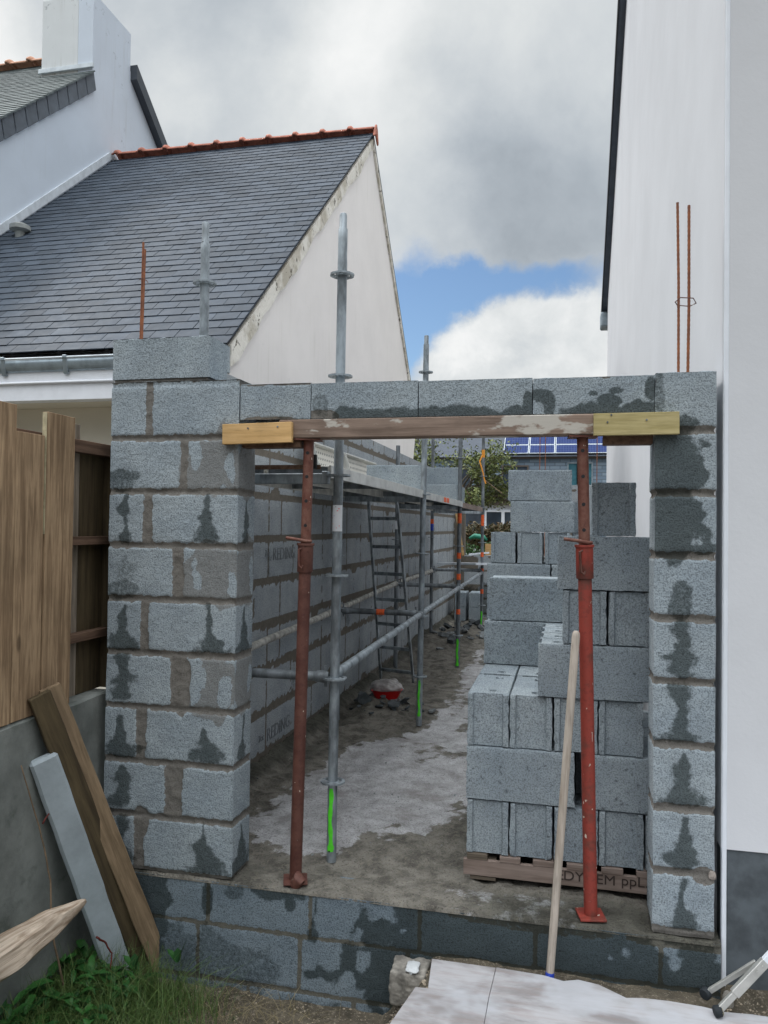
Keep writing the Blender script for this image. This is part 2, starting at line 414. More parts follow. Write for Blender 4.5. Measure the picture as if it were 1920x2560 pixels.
def rusty(name, a, bcol, thr=.5, speck=0.):
    m, t, b = newmat(name); v = ocoord(t)
    n = noise(t, v, 11, 6, .65)
    c = mixcol(t, smooth(t, n, thr-.12, thr+.12), a, bcol)
    c = mixcol(t, mth(t, 'MULTIPLY', smooth(t, noise(t, v, 60, 3, .6), .5, .7), .4), c, tuple(x*.45 for x in a))
    if speck:
        c = mixcol(t, smooth(t, noise(t, vscale(t, v, (1, 1, .6)), 46, 2, .5), .74-speck*.02, .745), c, (.62, .55, .46))
    t.links.new(c, b.inputs['Base Color']); b.inputs['Roughness'].default_value = .65
    setbump(t, b, n, .25, .003)
    return m
M_red = rusty('red_prop_paint', (.27, .040, .026), (.12, .040, .028), .58, 1.6)
M_redrust = rusty('rusty_red_steel', (.13, .042, .028), (.20, .095, .068), .54, .5)
M_brownrust = rusty('brown_rust_steel', (.085, .028, .020), (.125, .05, .036), .5, .5)
M_rebar = rusty('rebar_rust', (.30, .10, .035), (.17, .06, .03), .5)
M_orange = simple('orange_spray_paint', (.85, .13, .03), .6, var=.2, scale=40)
M_green = simple('green_spray_paint', (.10, .72, .03), .5, var=.12, scale=30)
M_blue = simple('blue_spray_paint', (.02, .06, .45), .5)
M_pink = simple('pink_marking', (.9, .18, .16), .5)
M_yell = simple('orange_tape', (.85, .33, .03), .5)
M_sticker = simple('white_sticker', (.75, .77, .80), .5, var=.05)
M_redpl = simple('red_plastic', (.55, .01, .01), .3, var=.15)
M_bag = simple('clear_plastic_bag', (.33, .31, .30), .35, var=.3, scale=12, bump=.5, bscale=25)
M_rubber = simple('black_rubber', (.015, .02, .025), .8)
M_stone = simple('broken_block_concrete', (.20, .215, .22), .9, var=.35, scale=20, bump=.6, bscale=60, rnd=True)
M_stoned = simple('dark_slate_rubble', (.085, .098, .105), .85, var=.35, scale=15, bump=.5, rnd=True)
M_lowwall = None
def lowwall():
    m, t, b = newmat('damp_cast_concrete'); v = ocoord(t)
    c = mixcol(t, smooth(t, noise(t, v, 2.2, 6, .65), .35, .65), (.12, .13, .122), (.23, .245, .23))
    c = mixcol(t, mth(t, 'MULTIPLY', smooth(t, noise(t, v, 5, 6, .7), .55, .7), .6), c, (.07, .085, .07))
    t.links.new(c, b.inputs['Base Color']); b.inputs['Roughness'].default_value = .9
    setbump(t, b, noise(t, v, 25, 6, .65), .4, .006); return m
M_lowwall = lowwall()
M_post = simple('smooth_concrete_post', (.34, .39, .42), .85, var=.12, scale=9, bump=.2, bscale=60)
M_lump = simple('rough_concrete_lump', (.23, .215, .19), .95, var=.45, scale=14, bump=1., bscale=40)
def ply():
    m, t, b = newmat('dusty_plywood'); v = ocoord(t)
    c = mixcol(t, smooth(t, noise(t, vscale(t, v, (.5, 1.6, 1)), 4.5, 6, .65, .3), .35, .65), (.25, .235, .235), (.44, .435, .45))
    c = mixcol(t, mth(t, 'MULTIPLY', smooth(t, noise(t, vscale(t, v, (.25, 2, 1)), 22, 4, .6), .45, .7), .35), c, (.27, .20, .18))
    c = mixcol(t, smooth(t, noise(t, vscale(t, v, (.35, 1, 1)), 9, 4, .6), .70, .74), c, (.17, .12, .10))
    c = mixcol(t, mth(t, 'MULTIPLY', smooth(t, noise(t, v, 2.1, 4, .6), .48, .6), .6), c, (.50, .52, .56))
    t.links.new(c, b.inputs['Base Color']); b.inputs['Roughness'].default_value = .85
    setbump(t, b, noise(t, v, 18, 5, .6), .25, .004); return m
M_ply = ply()
def floor_mat():
    m, t, b = newmat('site_floor'); v = ocoord(t)
    at = t.nodes.new('ShaderNodeVertexColor'); at.layer_name = 'mask'
    sp = t.nodes.new('ShaderNodeSeparateColor'); t.links.new(at.outputs['Color'], sp.inputs[0])
    n1 = noise(t, v, 7, 7, .68, .3); n2 = noise(t, v, 40, 5, .7); n3 = noise(t, v, 110, 3, .65); n4 = noise(t, v, 2.2, 5, .6)
    dirt = mixcol(t, smooth(t, n1, .35, .65), (.095, .088, .075), (.235, .22, .19))
    dirt = mixcol(t, mth(t, 'MULTIPLY', smooth(t, n2, .5, .66), .7), dirt, (.23, .21, .17))
    dirt = mixcol(t, mth(t, 'MULTIPLY', smooth(t, n3, .54, .66), .6), dirt, (.035, .03, .025))
    cem = mixcol(t, smooth(t, n1, .3, .7), (.33, .325, .325), (.56, .56, .57))
    cem = mixcol(t, mth(t, 'MULTIPLY', smooth(t, n3, .52, .62), .55), cem, (.13, .12, .11))
    cem = mixcol(t, mth(t, 'MULTIPLY', smooth(t, n2, .56, .66), .5), cem, (.17, .155, .14))
    cem = mixcol(t, mth(t, 'MULTIPLY', smooth(t, n4, .50, .66), .55), cem, (.20, .18, .165))
    e = mth(t, 'MULTIPLY', mth(t, 'SUBTRACT', noise(t, v, 9, 7, .7), .5), 1.1)
    c = mixcol(t, smooth(t, mth(t, 'ADD', sp.outputs[0], e), .40, .56), dirt, cem)
    c = mixcol(t, smooth(t, sp.outputs[1], .1, .9), c, mixcol(t, 1., c, (.42, .44, .42), 'MULTIPLY'))
    t.links.new(c, b.inputs['Base Color']); b.inputs['Roughness'].default_value = .88; b.inputs['Specular IOR Level'].default_value = .3
    setbump(t, b, mth(t, 'ADD', mth(t, 'MULTIPLY', n2, 1.2), mth(t, 'ADD', mth(t, 'MULTIPLY', n1, 1.5), mth(t, 'MULTIPLY', n3, .7))), .9, .010)
    return m
M_floor = floor_mat()
def soil():
    m, t, b = newmat('soil'); v = ocoord(t)
    n1 = noise(t, v, 5, 7, .7); n2 = noise(t, v, 38, 5, .7)
    c = mixcol(t, smooth(t, n1, .35, .65), (.045, .038, .026), (.125, .105, .075))
    c = mixcol(t, mth(t, 'MULTIPLY', smooth(t, n2, .52, .66), .7), c, (.21, .18, .14))
    c = mixcol(t, mth(t, 'MULTIPLY', smooth(t, noise(t, v, 120, 3, .6), .6, .68), .8), c, (.32, .28, .22))
    t.links.new(c, b.inputs['Base Color']); b.inputs['Roughness'].default_value = .95
    setbump(t, b, mth(t, 'ADD', n2, n1), 1., .012); return m
M_soil = soil()
def leafmat(name, lo, hi, trans=.25):
    m, t, b = newmat(name)
    g = t.nodes.new('ShaderNodeNewGeometry'); c = mixcol(t, g.outputs['Random Per Island'], lo, hi)
    t.links.new(c, b.inputs['Base Color']); b.inputs['Roughness'].default_value = .55; b.inputs['Specular IOR Level'].default_value = .35
    return m
M_grass = leafmat('grass_blades', (.035, .085, .020), (.12, .17, .05))
M_straw = leafmat('dry_grass', (.14, .11, .05), (.30, .25, .15))
M_weed = leafmat('weed_leaves', (.008, .048, .010), (.03, .12, .022))
M_leaf = leafmat('tree_leaves', (.05, .08, .03), (.24, .27, .09))
M_bushleaf = leafmat('bush_leaves', (.05, .06, .025), (.15, .10, .05))
M_hedge = leafmat('hedge_leaves', (.015, .055, .012), (.05, .12, .025))
M_bark = simple('bark', (.10, .085, .065), .9, var=.4, scale=20, bump=.6)
M_twig = simple('twig', (.20, .14, .09), .85, var=.3, scale=20)
M_twigr = simple('red_twig', (.12, .02, .015), .8)
M_brick = None
def brick():
    m, t, b = newmat('grey_brick'); v = ocoord(t)
    mp = t.nodes.new('ShaderNodeMapping'); mp.inputs['Rotation'].default_value = (R(90), 0, 0); t.links.new(v, mp.inputs[0])
    br_ = t.nodes.new('ShaderNodeTexBrick'); t.links.new(mp.outputs[0], br_.inputs['Vector'])
    br_.inputs['Scale'].default_value = 1.; br_.inputs['Brick Width'].default_value = .5; br_.inputs['Row Height'].default_value = .17
    br_.inputs['Mortar Size'].default_value = .018
    br_.inputs['Color1'].default_value = (.17, .24, .32, 1); br_.inputs['Color2'].default_value = (.28, .36, .44, 1); br_.inputs['Mortar'].default_value = (.13, .17, .21, 1)
    t.links.new(br_.outputs[0], b.inputs['Base Color']); b.inputs['Roughness'].default_value = .8; return m
M_brick = brick()
def solar():
    m, t, b = newmat('solar_cells'); v = ocoord(t)
    br_ = t.nodes.new('ShaderNodeTexBrick'); t.links.new(v, br_.inputs['Vector']); br_.offset = 0
    br_.inputs['Scale'].default_value = 1.; br_.inputs['Brick Width'].default_value = .127; br_.inputs['Row Height'].default_value = .2
    br_.inputs['Mortar Size'].default_value = .009
    br_.inputs['Color1'].default_value = (.010, .026, .11, 1); br_.inputs['Color2'].default_value = (.015, .034, .14, 1); br_.inputs['Mortar'].default_value = (.05, .08, .19, 1)
    t.links.new(br_.outputs[0], b.inputs['Base Color']); b.inputs['Roughness'].default_value = .6; b.inputs['Specular IOR Level'].default_value = .15; return m
M_solar = solar()
def peel():
    m, t, b = newmat('flaking_render'); v = ocoord(t)
    c = mixcol(t, smooth(t, noise(t, v, 2.5, 5, .7), .4, .6), (.50, .46, .38), (.80, .77, .70))
    c = mixcol(t, smooth(t, noise(t, v, 9, 7, .75, .5), .57, .62), c, (.13, .115, .09))
    t.links.new(c, b.inputs['Base Color']); b.inputs['Roughness'].default_value = .9
    setbump(t, b, noise(t, v, 10, 6, .7), .8, .02); return m
M_peel = peel()
M_glass = simple('window_glass', (.05, .065, .085), .08, var=.3, scale=2)
M_tealglass = simple('teal_window_glass', (.05, .16, .20), .15, var=.3, scale=2)
M_barge = simple('dark_barge_slate', (.05, .06, .075), .5)
M_fasc = simple('dark_fascia', (.012, .014, .020), .6)
M_darkroof = slate_mat('far_roof_slate', (.06, .075, .10), (.09, .105, .13))
M_white = simple('white_paint', (.78, .82, .88), .6, var=.04)
M_lintelwood = simple('grey_brown_eaves', (.17, .14, .12), .8)
M_tarp = simple('green_cover', (.02, .20, .13), .5)
M_ink = simple('stencil_ink', (.05, .035, .03), .9)
M_inkw = simple('worn_wall_stamp', (.20, .215, .23), .9)
M_whitemark = simple('white_paint_flecks', (.7, .66, .6), .8)
M_ledgerdull = simple('mortar_splashed_steel', (.40, .39, .36), .7, .2, var=.45, scale=16, bump=.4)

# ================================================================== SETTING: ground, floor
def ground_h(x, y):
    z = -.50+.30*sst(x, .70, .98)+.05*sst(-x, .2, .9)
    z = z+.03*fbm(x*2.2, y*2.2, 0, 3)+.015*fbm(x*9, y*9, 0, 4)
    z = np.where((x > .7) & (y < .02), z-.02, z)
    far = sst(y, .0, .12); z = z*(1-far)+(-.12)*far
    side = sst(np.abs(x-.8), 6, 14); z = z*(1-side)+(-.15)*side
    back = sst(-y, 6, 10); z = z*(1-back)+(-.25)*back
    return z
xs = np.concatenate([[-900, -300, -120, -60, -30, -16, -9, -6, -4.5, -3.5, -2.6, -2, -1.6], np.arange(-1.3, 3.2, .025), [3.6, 4.4, 6, 9, 16, 30, 60, 120, 300, 900]])
ys = np.concatenate([[-900, -300, -100, -40, -20, -12, -8, -6, -4.6, -3.6, -2.8, -2.2], np.arange(-1.8, .24, .025), [.5, 1, 2, 4, 7, 11, 16, 24, 40, 70, 130, 300, 900]])
gx, gy = np.meshgrid(xs, ys, indexing='ij')
gz = ground_h(gx, gy)
g = npmesh('ground', np.stack([gx.ravel(), gy.ravel(), gz.ravel()], 1), gridF(len(xs), len(ys)), M_soil)
tag(g, 'dark soil of the building site around the walls', kind='structure')

def poly_sd(px, py, poly):
    """rough signed distance to polygon, positive inside"""
    d = np.full(px.shape, 1e9); ins = np.zeros(px.shape, bool); n = len(poly)
    for i in range(n):
        ax, ay = poly[i]; bx, by = poly[(i+1) % n]
        ex, ey = bx-ax, by-ay; wx, wy = px-ax, py-ay
        tt = np.clip((wx*ex+wy*ey)/(ex*ex+ey*ey), 0, 1)
        d = np.minimum(d, np.hypot(wx-ex*tt, wy-ey*tt))
        c = ((ay <= py) & (by > py)) | ((by <= py) & (ay > py))
        with np.errstate(divide='ignore', invalid='ignore'):
            xi = ax+(py-ay)/(by-ay)*ex
        ins ^= c & (px < xi)
    return np.where(ins, d, -d)
fx = np.arange(-.53, 2.12, .018); fy = np.concatenate([[-.002, .002], np.arange(.01, 4, .018), np.arange(4, 12.2, .05)])
X_, Y_ = np.meshgrid(fx, fy, indexing='ij')
patch = [(-.30,.62),(-.20,.56),(.0,.42),(.11,.33),(.25,.36),(.373,.42),(.485,.66),(.586,.64),(.638,.82),(.837,.86),(.92,1.06),(.98,1.5),(1.0,2.2),(.95,3.2),(.9,4.6),(.62,5.9),(.45,7.2),(.30,7.5),(.36,6.0),(.34,4.7),(.36,3.3),(.22,2.7),(-.05,2.4),(-.16,1.95),(-.20,1.5),(-.22,1.1)]
sd = poly_sd(X_, Y_, patch)+.05*fbm(X_*6, Y_*6, 0, 9)
cem = sst(sd+.10*fbm(X_*15, Y_*15, 0, 78, 3), -.10, .16)*(.72+.28*sst(fbm(X_*4, Y_*3, 0, 79), -.3, .2))
cem = np.maximum(cem, .40*sst(X_, .75, 1.1)*sst(.5-Y_, 0, .3)*(1-sst(X_, 1.5, 1.8)))
cem = cem*(1-.5*sst(fbm(X_*2.2, Y_*1.3, 0, 77), .05, .35)*sst(Y_, 1.6, 2.4))
wet = sst(fbm(X_*3, Y_*3, 0, 21), .0, .4)*(1-cem)*.5
wet = np.maximum(wet, .7*sst(.35-Y_, 0, .2)*sst(X_, .9, 1.3))
wet = np.maximum(wet, .9*sst(-.42-X_, -.06, .06))
wet = np.maximum(wet, .3*sst(Y_, 9.6, 10.8))
cem = np.maximum(cem, .75*sst(X_+.12*fbm(X_*3, Y_*2, 0, 55), .30, .62)*sst(Y_, 3., 5.)*sst(fbm(X_*2.5, Y_*1.5, 0, 56), -.5, .1))
near = sst(Y_, .10, .30)
Z_ = -.012+near*(.020*fbm(X_*4, Y_*4, 0, 5)+.020*fbm(X_*14, Y_*14, 0, 6)*(1-.55*cem)+.009*fbm(X_*40, Y_*40, 0, 7)*(1-.4*cem))
Z_ = Z_+(1-near)*(.006*fbm(X_*30, Y_*30, 0, 8)+.004*fbm(X_*9, Y_*9, 0, 88)+.009)
Z_ = Z_+.07*sst(-.36-X_, 0, .17)*(1+.7*fbm(X_*5, Y_*5, 0, 11))*sst(Y_, .2, 1.)
Z_ = Z_+.12*np.exp(-(((X_+.10)/.26)**2+((Y_-3.62)/.36)**2))*(1+.4*fbm(X_*14, Y_*14, 0, 12))
Z_ = Z_+.14*np.exp(-(((X_-.05)/.30)**2+((Y_-8.9)/.8)**2))*(1+.4*fbm(X_*9, Y_*9, 0, 13))
Z_ = Z_+.10*np.exp(-(((X_+.3)/.35)**2+((Y_-7.6)/1.0)**2))
Z_ = np.where(Y_ < .001, -.022, Z_)
fl = npmesh('floor', np.stack([X_.ravel(), Y_.ravel(), Z_.ravel()], 1), gridF(len(fx), len(fy)), M_floor,
            mask=np.stack([cem.ravel(), wet.ravel(), 0*wet.ravel()], 1))
tag(fl, 'muddy concrete floor slab with a pale dry patch between the walls', kind='structure')
def floor_z(x, y):
    i = np.clip(np.searchsorted(fx, x), 0, len(fx)-1); j = np.clip(np.searchsorted(fy, y), 0, len(fy)-1)
    return float(Z_[i, j])

# ================================================================== BLOCK WALLS
def face_mask(a, z, rects, wob=.007, seed=0, smears=(), stains=(), holes=()):
    sdm = np.full(a.shape, -1.)
    nz = wob*fbm(a*22, z*22, seed*1.7, seed, 3)+wob*.6*fbm(a*70, z*70, 0, seed+5, 2)
    for (a0, a1, z0, z1) in rects:
        cr = .006
        sdm = np.maximum(sdm, np.minimum(np.minimum(a-a0, a1-a), np.minimum(z-z0, z1-z))-cr)
    mo = sst(-(sdm+nz), -.005, .005)
    fi = np.zeros(a.shape)
    for (ca, cz, ra, rz, w) in smears:    # mortar smeared over a face
        q = np.hypot((a-ca)/ra, (z-cz)/rz)+.45*fbm(a*13, z*9, 0, seed+31, 3)
        if w > 1: fi = np.maximum(fi, sst(1-q, -.15, .15))
        else: mo = np.maximum(mo, w*sst(1-q, -.10, .10))
    for (ca, cz, ra, rz) in holes:        # bare window through the smear
        q = np.hypot((a-ca-.03*fbm(z*9, a*0+ca, 0, seed+2, 2))/ra, (z-cz)/rz)+.8*fbm(a*15, z*9, 0, seed+37, 4)+.5*fbm(a*42, z*30, 0, seed+39, 3)
        fi = fi*(1-sst(1-q, -.15, .2))
    we = np.zeros(a.shape)
    for s in stains:
        kind = s[0]
        if kind == 'drip':      # a run of damp spots merging into one stain, no two alike
            _, ca, z0, z1, wt, wb, st = s
            rr_ = random.Random(int(abs(ca*7919+z0*104729))+seed*31); n = 11
            kind_ = rr_.choice((0, 0, 1, 2, 3)); off = rr_.uniform(0, 90)
            t_ = np.clip((z-z0)/(z1-z0), 0, 1)
            if kind_ == 0: prof = wb*(1-t_)**1.3+wt*.5
            elif kind_ == 1: prof = wb*.85*np.exp(-((t_-.22)/.26)**2)+wt*(.6+.5*t_)
            elif kind_ == 2: prof = wb*.75*np.exp(-((t_-.12)/.22)**2)+wb*.6*np.exp(-((t_-.62)/.2)**2)+wt*.4
            else: prof = wb*.7*(1-t_)**2.5+wt*1.5*np.abs(t_-.45)**.6
            prof = prof*(1+.9*fbm(z*15, 0*a+off, 0, seed+3, 3))*rr_.uniform(.8, 1.15)
            right = a > ca
            prof = prof*np.where(right, 1+.7*fbm(z*19, 0*a+off+9, 0, seed+4, 3), 1+.7*fbm(z*19, 0*a+off+19, 0, seed+5, 3))
            q = np.abs(a-ca-.025*fbm(z*7, 0*a+off, 0, seed+6, 2))/np.maximum(prof, .002)
            v_ = 1-q+.6*fbm(a*24, z*15, off, seed+19, 4)+.45*fbm(a*60, z*50, off, seed+29, 3)
            inz = sst(z, z0-.014, z0+.006)*sst(z1-z, -.012, .008)
            we = np.maximum(we, st*sst(v_, -.45, .55)*inz)
        elif kind == 'blob':
            _, ca, cz, ra, rz, st = s
            q = np.hypot((a-ca)/ra, (z-cz)/rz)+.5*fbm(a*16, z*16, 0, seed+13, 3)
            we = np.maximum(we, st*sst(1-q, -.1, .12))
        elif kind == 'band':    # below z with ragged edge
            _, a0, a1, z0, z1, st = s
            edge = z1+.03*fbm(a*14, a*0, 0, seed+15, 3)
            we = np.maximum(we, st*sst(edge-z, -.01, .01)*sst(a-a0, 0, .03)*sst(a1-a, 0, .03)*sst(z-z0, -.01, .0))
    return mo, we, fi
def wall_solid(name, x0, x1, y0, y1, z0, z1, res, faces, mat, parent, joints=(), amp=.003, recess=.004, seed=1, topn=.006, rough=.0015):
    """four vertical faces and a top; faces: dict side->(rects, kwargs)."""
    xc, yc = (x0+x1)/2, (y0+y1)/2
    def disp(P, nrm, edge, mo):
        x, y, z = P[:, 0], P[:, 1], P[:, 2]
        o = P.copy()
        jr = np.zeros(len(P))
        for jz in joints: jr = np.maximum(jr, sst(.016-np.abs(z-jz), 0, .012))
        w = (.35+.65*np.abs(fbm(z*9+x*3, y*3+x*7, 0, seed+2, 3)))*jr*recess*1.6
        o[:, 0] -= np.sign(x-xc)*w*(np.abs(x-xc) > (x1-x0)/2-.002)
        o[:, 1] -= np.sign(y-yc)*w*(np.abs(y-yc) > (y1-y0)/2-.002)
        o[:, 0] += amp*fbm(x*7, y*7, z*7, seed+4, 3); o[:, 1] += amp*fbm(x*7, y*7, z*7, seed+6, 3)
        d = edge*((-recess*.7+.005*fbm(x*22+y*17, z*22, y*22, seed+7, 3))*mo+rough*vn(x*130, y*130, z*130, seed+8))
        return o+nrm*d[:, None]
    VV, FF, MM = [], [], []; base = 0
    nz = max(2, int(round((z1-z0)/res))+1)
    for side in ('front', 'right', 'back', 'left'):
        if side in ('front', 'back'):
            n = max(2, int(round((x1-x0)/res))+1); a = np.linspace(x0, x1, n); fixed = y0 if side == 'front' else y1
            nrm = np.array([0, -1., 0]) if side == 'front' else np.array([0, 1., 0]); a0, a1 = x0, x1
        else:
            n = max(2, int(round((y1-y0)/res))+1); a = np.linspace(y0, y1, n); fixed = x1 if side == 'right' else x0
            nrm = np.array([1., 0, 0]) if side == 'right' else np.array([-1., 0, 0]); a0, a1 = y0, y1
        z = np.linspace(z0, z1, nz); A, Zg = np.meshgrid(a, z, indexing='ij'); A = A.ravel(); Zg = Zg.ravel()
        P = np.stack([A, np.full(len(A), fixed), Zg] if side in ('front', 'back') else [np.full(len(A), fixed), A, Zg], 1)
        spec = faces.get(side)
        if spec is None: mo, we, fi = np.ones(len(A)), np.zeros(len(A)), np.zeros(len(A))
        else:
            mo, we, fi = face_mask(A, Zg, spec[0], seed=seed+len(side), **spec[1])
        edge = sst(np.minimum(A-a0, a1-A), 0, .012)
        P2 = disp(P, nrm, edge, mo)
        flip = side in ('back', 'left')
        flip = {'front': False, 'right': False, 'back': True, 'left': True}[side]
        VV.append(P2); FF.append(gridF(n, nz, base, flip)); MM.append(np.stack([mo, we, fi], 1)); base += len(A)
    # top
    nx = max(2, int(round((x1-x0)/res))+1); ny = max(2, int(round((y1-y0)/res))+1)
    A, B = np.meshgrid(np.linspace(x0, x1, nx), np.linspace(y0, y1, ny), indexing='ij'); A = A.ravel(); B = B.ravel()
    P = np.stack([A, B, np.full(len(A), z1)], 1)
    P2 = disp(P, np.array([0, 0, 1.]), np.zeros(len(A)), np.zeros(len(A)))
    e = sst(np.minimum(np.minimum(A-x0, x1-A), np.minimum(B-y0, y1-B)), 0, .012)
    P2[:, 2] += e*topn*(.5+fbm(A*25, B*25, 0, seed+9, 3))
    VV.append(P2); FF.append(gridF(nx, ny, base)); MM.append(np.stack([0*A+.0, 0*A, 0*A], 1))
    return npmesh(name, np.concatenate(VV), np.concatenate(FF), mat, parent, np.concatenate(MM), smooth=True)

H = .2577
wall = empty('block_wall', (0, 0, -.5), 'grey concrete block wall with a wide doorway, with two damp-stained pillars', 'block wall')
# --- left pillar
rects, smears, stains, holes = [], [], [], []
splits = {0: (-.50, -.46), 1: (-.345, -.265), 2: (-.50, -.455), 3: (-.325, -.255), 4: (-.485, -.455), 5: (-.325, -.275), 6: (-.485, -.445), 7: (-.29, -.265), 8: (-.48, -.452)}
for k in range(9):
    z0, z1 = k*H+.011, (k+1)*H-.008
    if k == 8: z1 = 2.338
    a, b = splits[k]
    rects += [(-.69, a, z0, z1), (b, .02, z0, z1)]
    zc = (z0+z1)/2
    if k < 7:
        stains.append(('drip', -.58+.008*math.sin(k*3), z0+(.0 if k % 2 == 0 else .02), z1-.02*(k % 3), .022+.008*(k % 2), .05+.02*((k*7) % 3), .95 if k not in (5,) else .45))
    if k in (0, 2, 4, 6):
        stains.append(('drip', -.135+.01*math.sin(k*5), z0+.01, z1-(.07 if k == 2 else .0), .02, .075, .95))
for k in (7, 5, 3):
    zc = (k+.5)*H
    smears.append((-.10, zc, .19, .155, 2.))
    holes += [(-.205, zc+.035, .028, .085), (-.035, zc-(.0 if k == 7 else .04), .032, .075)] if k != 5 else [(-.20, zc-.01, .026, .085), (-.02, zc-.05, .03, .06)]
    if k == 3: holes.append((-.19, zc+.02, .05, .09)); 
smears += [(-.27, 3.5*H, .05, .14, 1.), (-.47, .9*H, .04, .08, 1)]
stains += [('blob', -.60, 7.3*H, .10, .035, .7), ('blob', -.60, 5.15*H, .09, .05, .6), ('blob', -.60, 7.15*H, .07, .05, .6)]
lf = (rects, dict(smears=smears, stains=stains, holes=holes, wob=.009))
rr = []
for k in range(9): rr.append((-.02, .22, k*H+.013, (k+1)*H-.010))
rst = [('drip', .10, k*H+.02, (k+1)*H-.03, .018, .07, .9) for k in (0, 2, 4, 6)]
rsm = [(.10, (k+.5)*H, .14, .16, 2.) for k in (7, 5, 3)]
rho = [(.175, (k+.5)*H, .025, .08) for k in (5, 3)]
lr = (rr, dict(stains=rst, smears=rsm, holes=rho))
J = [k*H for k in range(0, 10)]
wall_solid('pillar', -.67, 0., 0, .2, .001, 2.335, .007, {'front': lf, 'right': lr, 'left': (rr, {}), 'back': (rects, {})}, M_wall, wall, J, seed=3, recess=.006)
# block laid on top of the left pillar and the cut one behind it
wall_solid('capping_block', -.668, -.155, .0, .2, 2.350, 2.545, .008, {'front': ([(-.7, .0, 2.3, 2.6)], dict(stains=[('blob', -.44, 2.45, .12, .12, .22)])), 'right': ([(-.1, .3, 2.3, 2.6)], {}), 'left': ([(-.1, .3, 2.3, 2.6)], {})}, M_wall, wall, (), seed=9, amp=.002)
wall_solid('capping_block', -.73, -.532, .90, 1.06, 2.585, 2.748, .012, {s: ([(-9, 9, 0, 9)], {}) for s in ('front', 'right', 'left', 'back')}, M_wall, wall, (), seed=19, amp=.002)
wall_solid('mortar_bed', -.655, -.165, .006, .192, 2.336, 2.3495, .012, {}, M_wall, wall, (), seed=10, topn=0)
# --- right pillar
rects, stains = [], []
for k in range(9):
    z0, z1 = k*H+.013, (k+1)*H-.008
    if k == 0: z0 = .03
    if k == 8: z1 = 2.33
    if k == 8: z0 = 2.075
    rects.append((1.84, 2.12, z0, z1))
c = 1.965
stains += [('drip', c, .03, 1*H-.02, .03, .055, .95), ('drip', c+.01, 1*H+.016, 2*H-.03, .022, .05, .95), ('drip', c+.005, 2*H+.016, 3*H-.03, .016, .10, .95),
           ('drip', c, 3*H+.016, 4*H-.01, .040, .085, 1.), ('drip', c, 4*H+.016, 5*H-.01, .040, .05, .95), ('blob', c-.005, 5.28*H, .05, .10, .75)]
stains += [('blob', 1.92, 6.5*H, .125, .19, 1.), ('blob', 1.93, 7.4*H, .12, .20, 1.), ('blob', 1.93, 6.12*H, .16, .03, .9), ('blob', 1.90, 6.95*H, .12, .08, .9), ('blob', 1.93, 8.05*H, .1, .05, .8), ('blob', 1.86, 8.5*H, .03, .14, .6)]
rl = [(-.02, .22, k*H+.014, (k+1)*H-.010) for k in range(9)]
sm = [(2.05, 1.0*H, .05, .035, 1.), (1.90, 5*H, .09, .018, .9), (1.98, .0, .14, .03, 1.)]
wall_solid('pillar', 1.852, 2.09, 0, .2, .001, 2.303, .007, {'front': (rects, dict(stains=stains, smears=sm, wob=.008)), 'left': (rl, {}), 'right': (rl, {}), 'back': (rects, {})}, M_wall, wall, J, seed=15, recess=.007)
# --- footing under the doorway
z = [-.9, -.71, -.46, -.21, .0]
rects = []
for i, (offs) in enumerate([.1, .59, -.165, .385]):
    xx = offs-2.0
    while xx < 2.3:
        xa, xb = xx+.0035, xx+.5-.0035
        if i == 3 and xa > 1.5: xa, xb = xx+.0035, xx+.5+.05
        rects.append((xa, xb, z[i]+.005, z[i+1]-.004)); xx += .5
st = [('blob', 1.28, -.13, .62, .30, 1.), ('blob', 1.6, -.35, 1.0, .34, 1.), ('blob', .84, -.20, .10, .06, 1.), ('blob', .68, -.185, .07, .05, 1), ('blob', .76, -.225, .22, .02, .9),
      ('blob', .22, -.02, .14, .045, .9), ('blob', .29, -.07, .035, .035, .9), ('blob', -.12, -.09, .026, .07, .9), ('blob', -.42, -.15, .10, .28, .9), ('blob', .40, -.2, .03, .035, .9), ('drip', .40, -.19, -.02, .004, .012, .9),
      ('blob', -.3, -.42, .5, .18, .5), ('blob', .5, -.62, 1.2, .12, .55), ('blob', .02, -.03, .05, .05, .6)]
ho = [(1.62, -.17, .35, .02), (1.98, -.08, .085, .06)]
# pale splash areas are cut back out of the wet
wall_solid('footing', -1.0, 2.115, .0, .2, -.9, -.013, .011, {'front': (rects, dict(stains=st, wob=.0035, smears=[(1.35, -.03, .35, .03, .6), (1.95, -.03, .2, .022, .9)])), 'left': ([], {}), 'right': ([], {})}, M_base, wall, (), seed=21, recess=.003, topn=.0)

# --- lintel blocks: dry-laid on the formwork beam
def lintel(x0, x1, label, st, seed, sm=()):
    o = wall_solid('lintel_block', x0, x1, .0, .2, 2.142, 2.307-.004*seed, .007, {'front': ([(x0-.1, x1+.1, 2, 2.4)], dict(stains=st, smears=sm)),
        'left': ([(-.1, .3, 2, 2.4)], {}), 'right': ([(-.1, .3, 2, 2.4)], {}), 'back': ([(x0-.1, x1+.1, 2, 2.4)], {})}, M_wall, None, (), seed=30+seed, amp=.0018, topn=.004, rough=.0018)
    return tag(o, label, 'lintel block', 'lintel blocks over the doorway')
lintel(.006, .350, 'short grey lintel block resting on the formwork beam next to the left pillar', [('band', -.1, .5, 2.1, 2.150, .6)], 0, [(.15, 2.142, .14, .014, .9), (.2, 2.31, .25, .012, .7)])
lintel(.354, .850, 'long lintel block with a smear of mortar in its lower left corner', [('band', .44, .9, 2.1, 2.178, .95), ('blob', .40, 2.20, .04, .05, .5)], 1, [(.40, 2.148, .09, .028, 1.)])
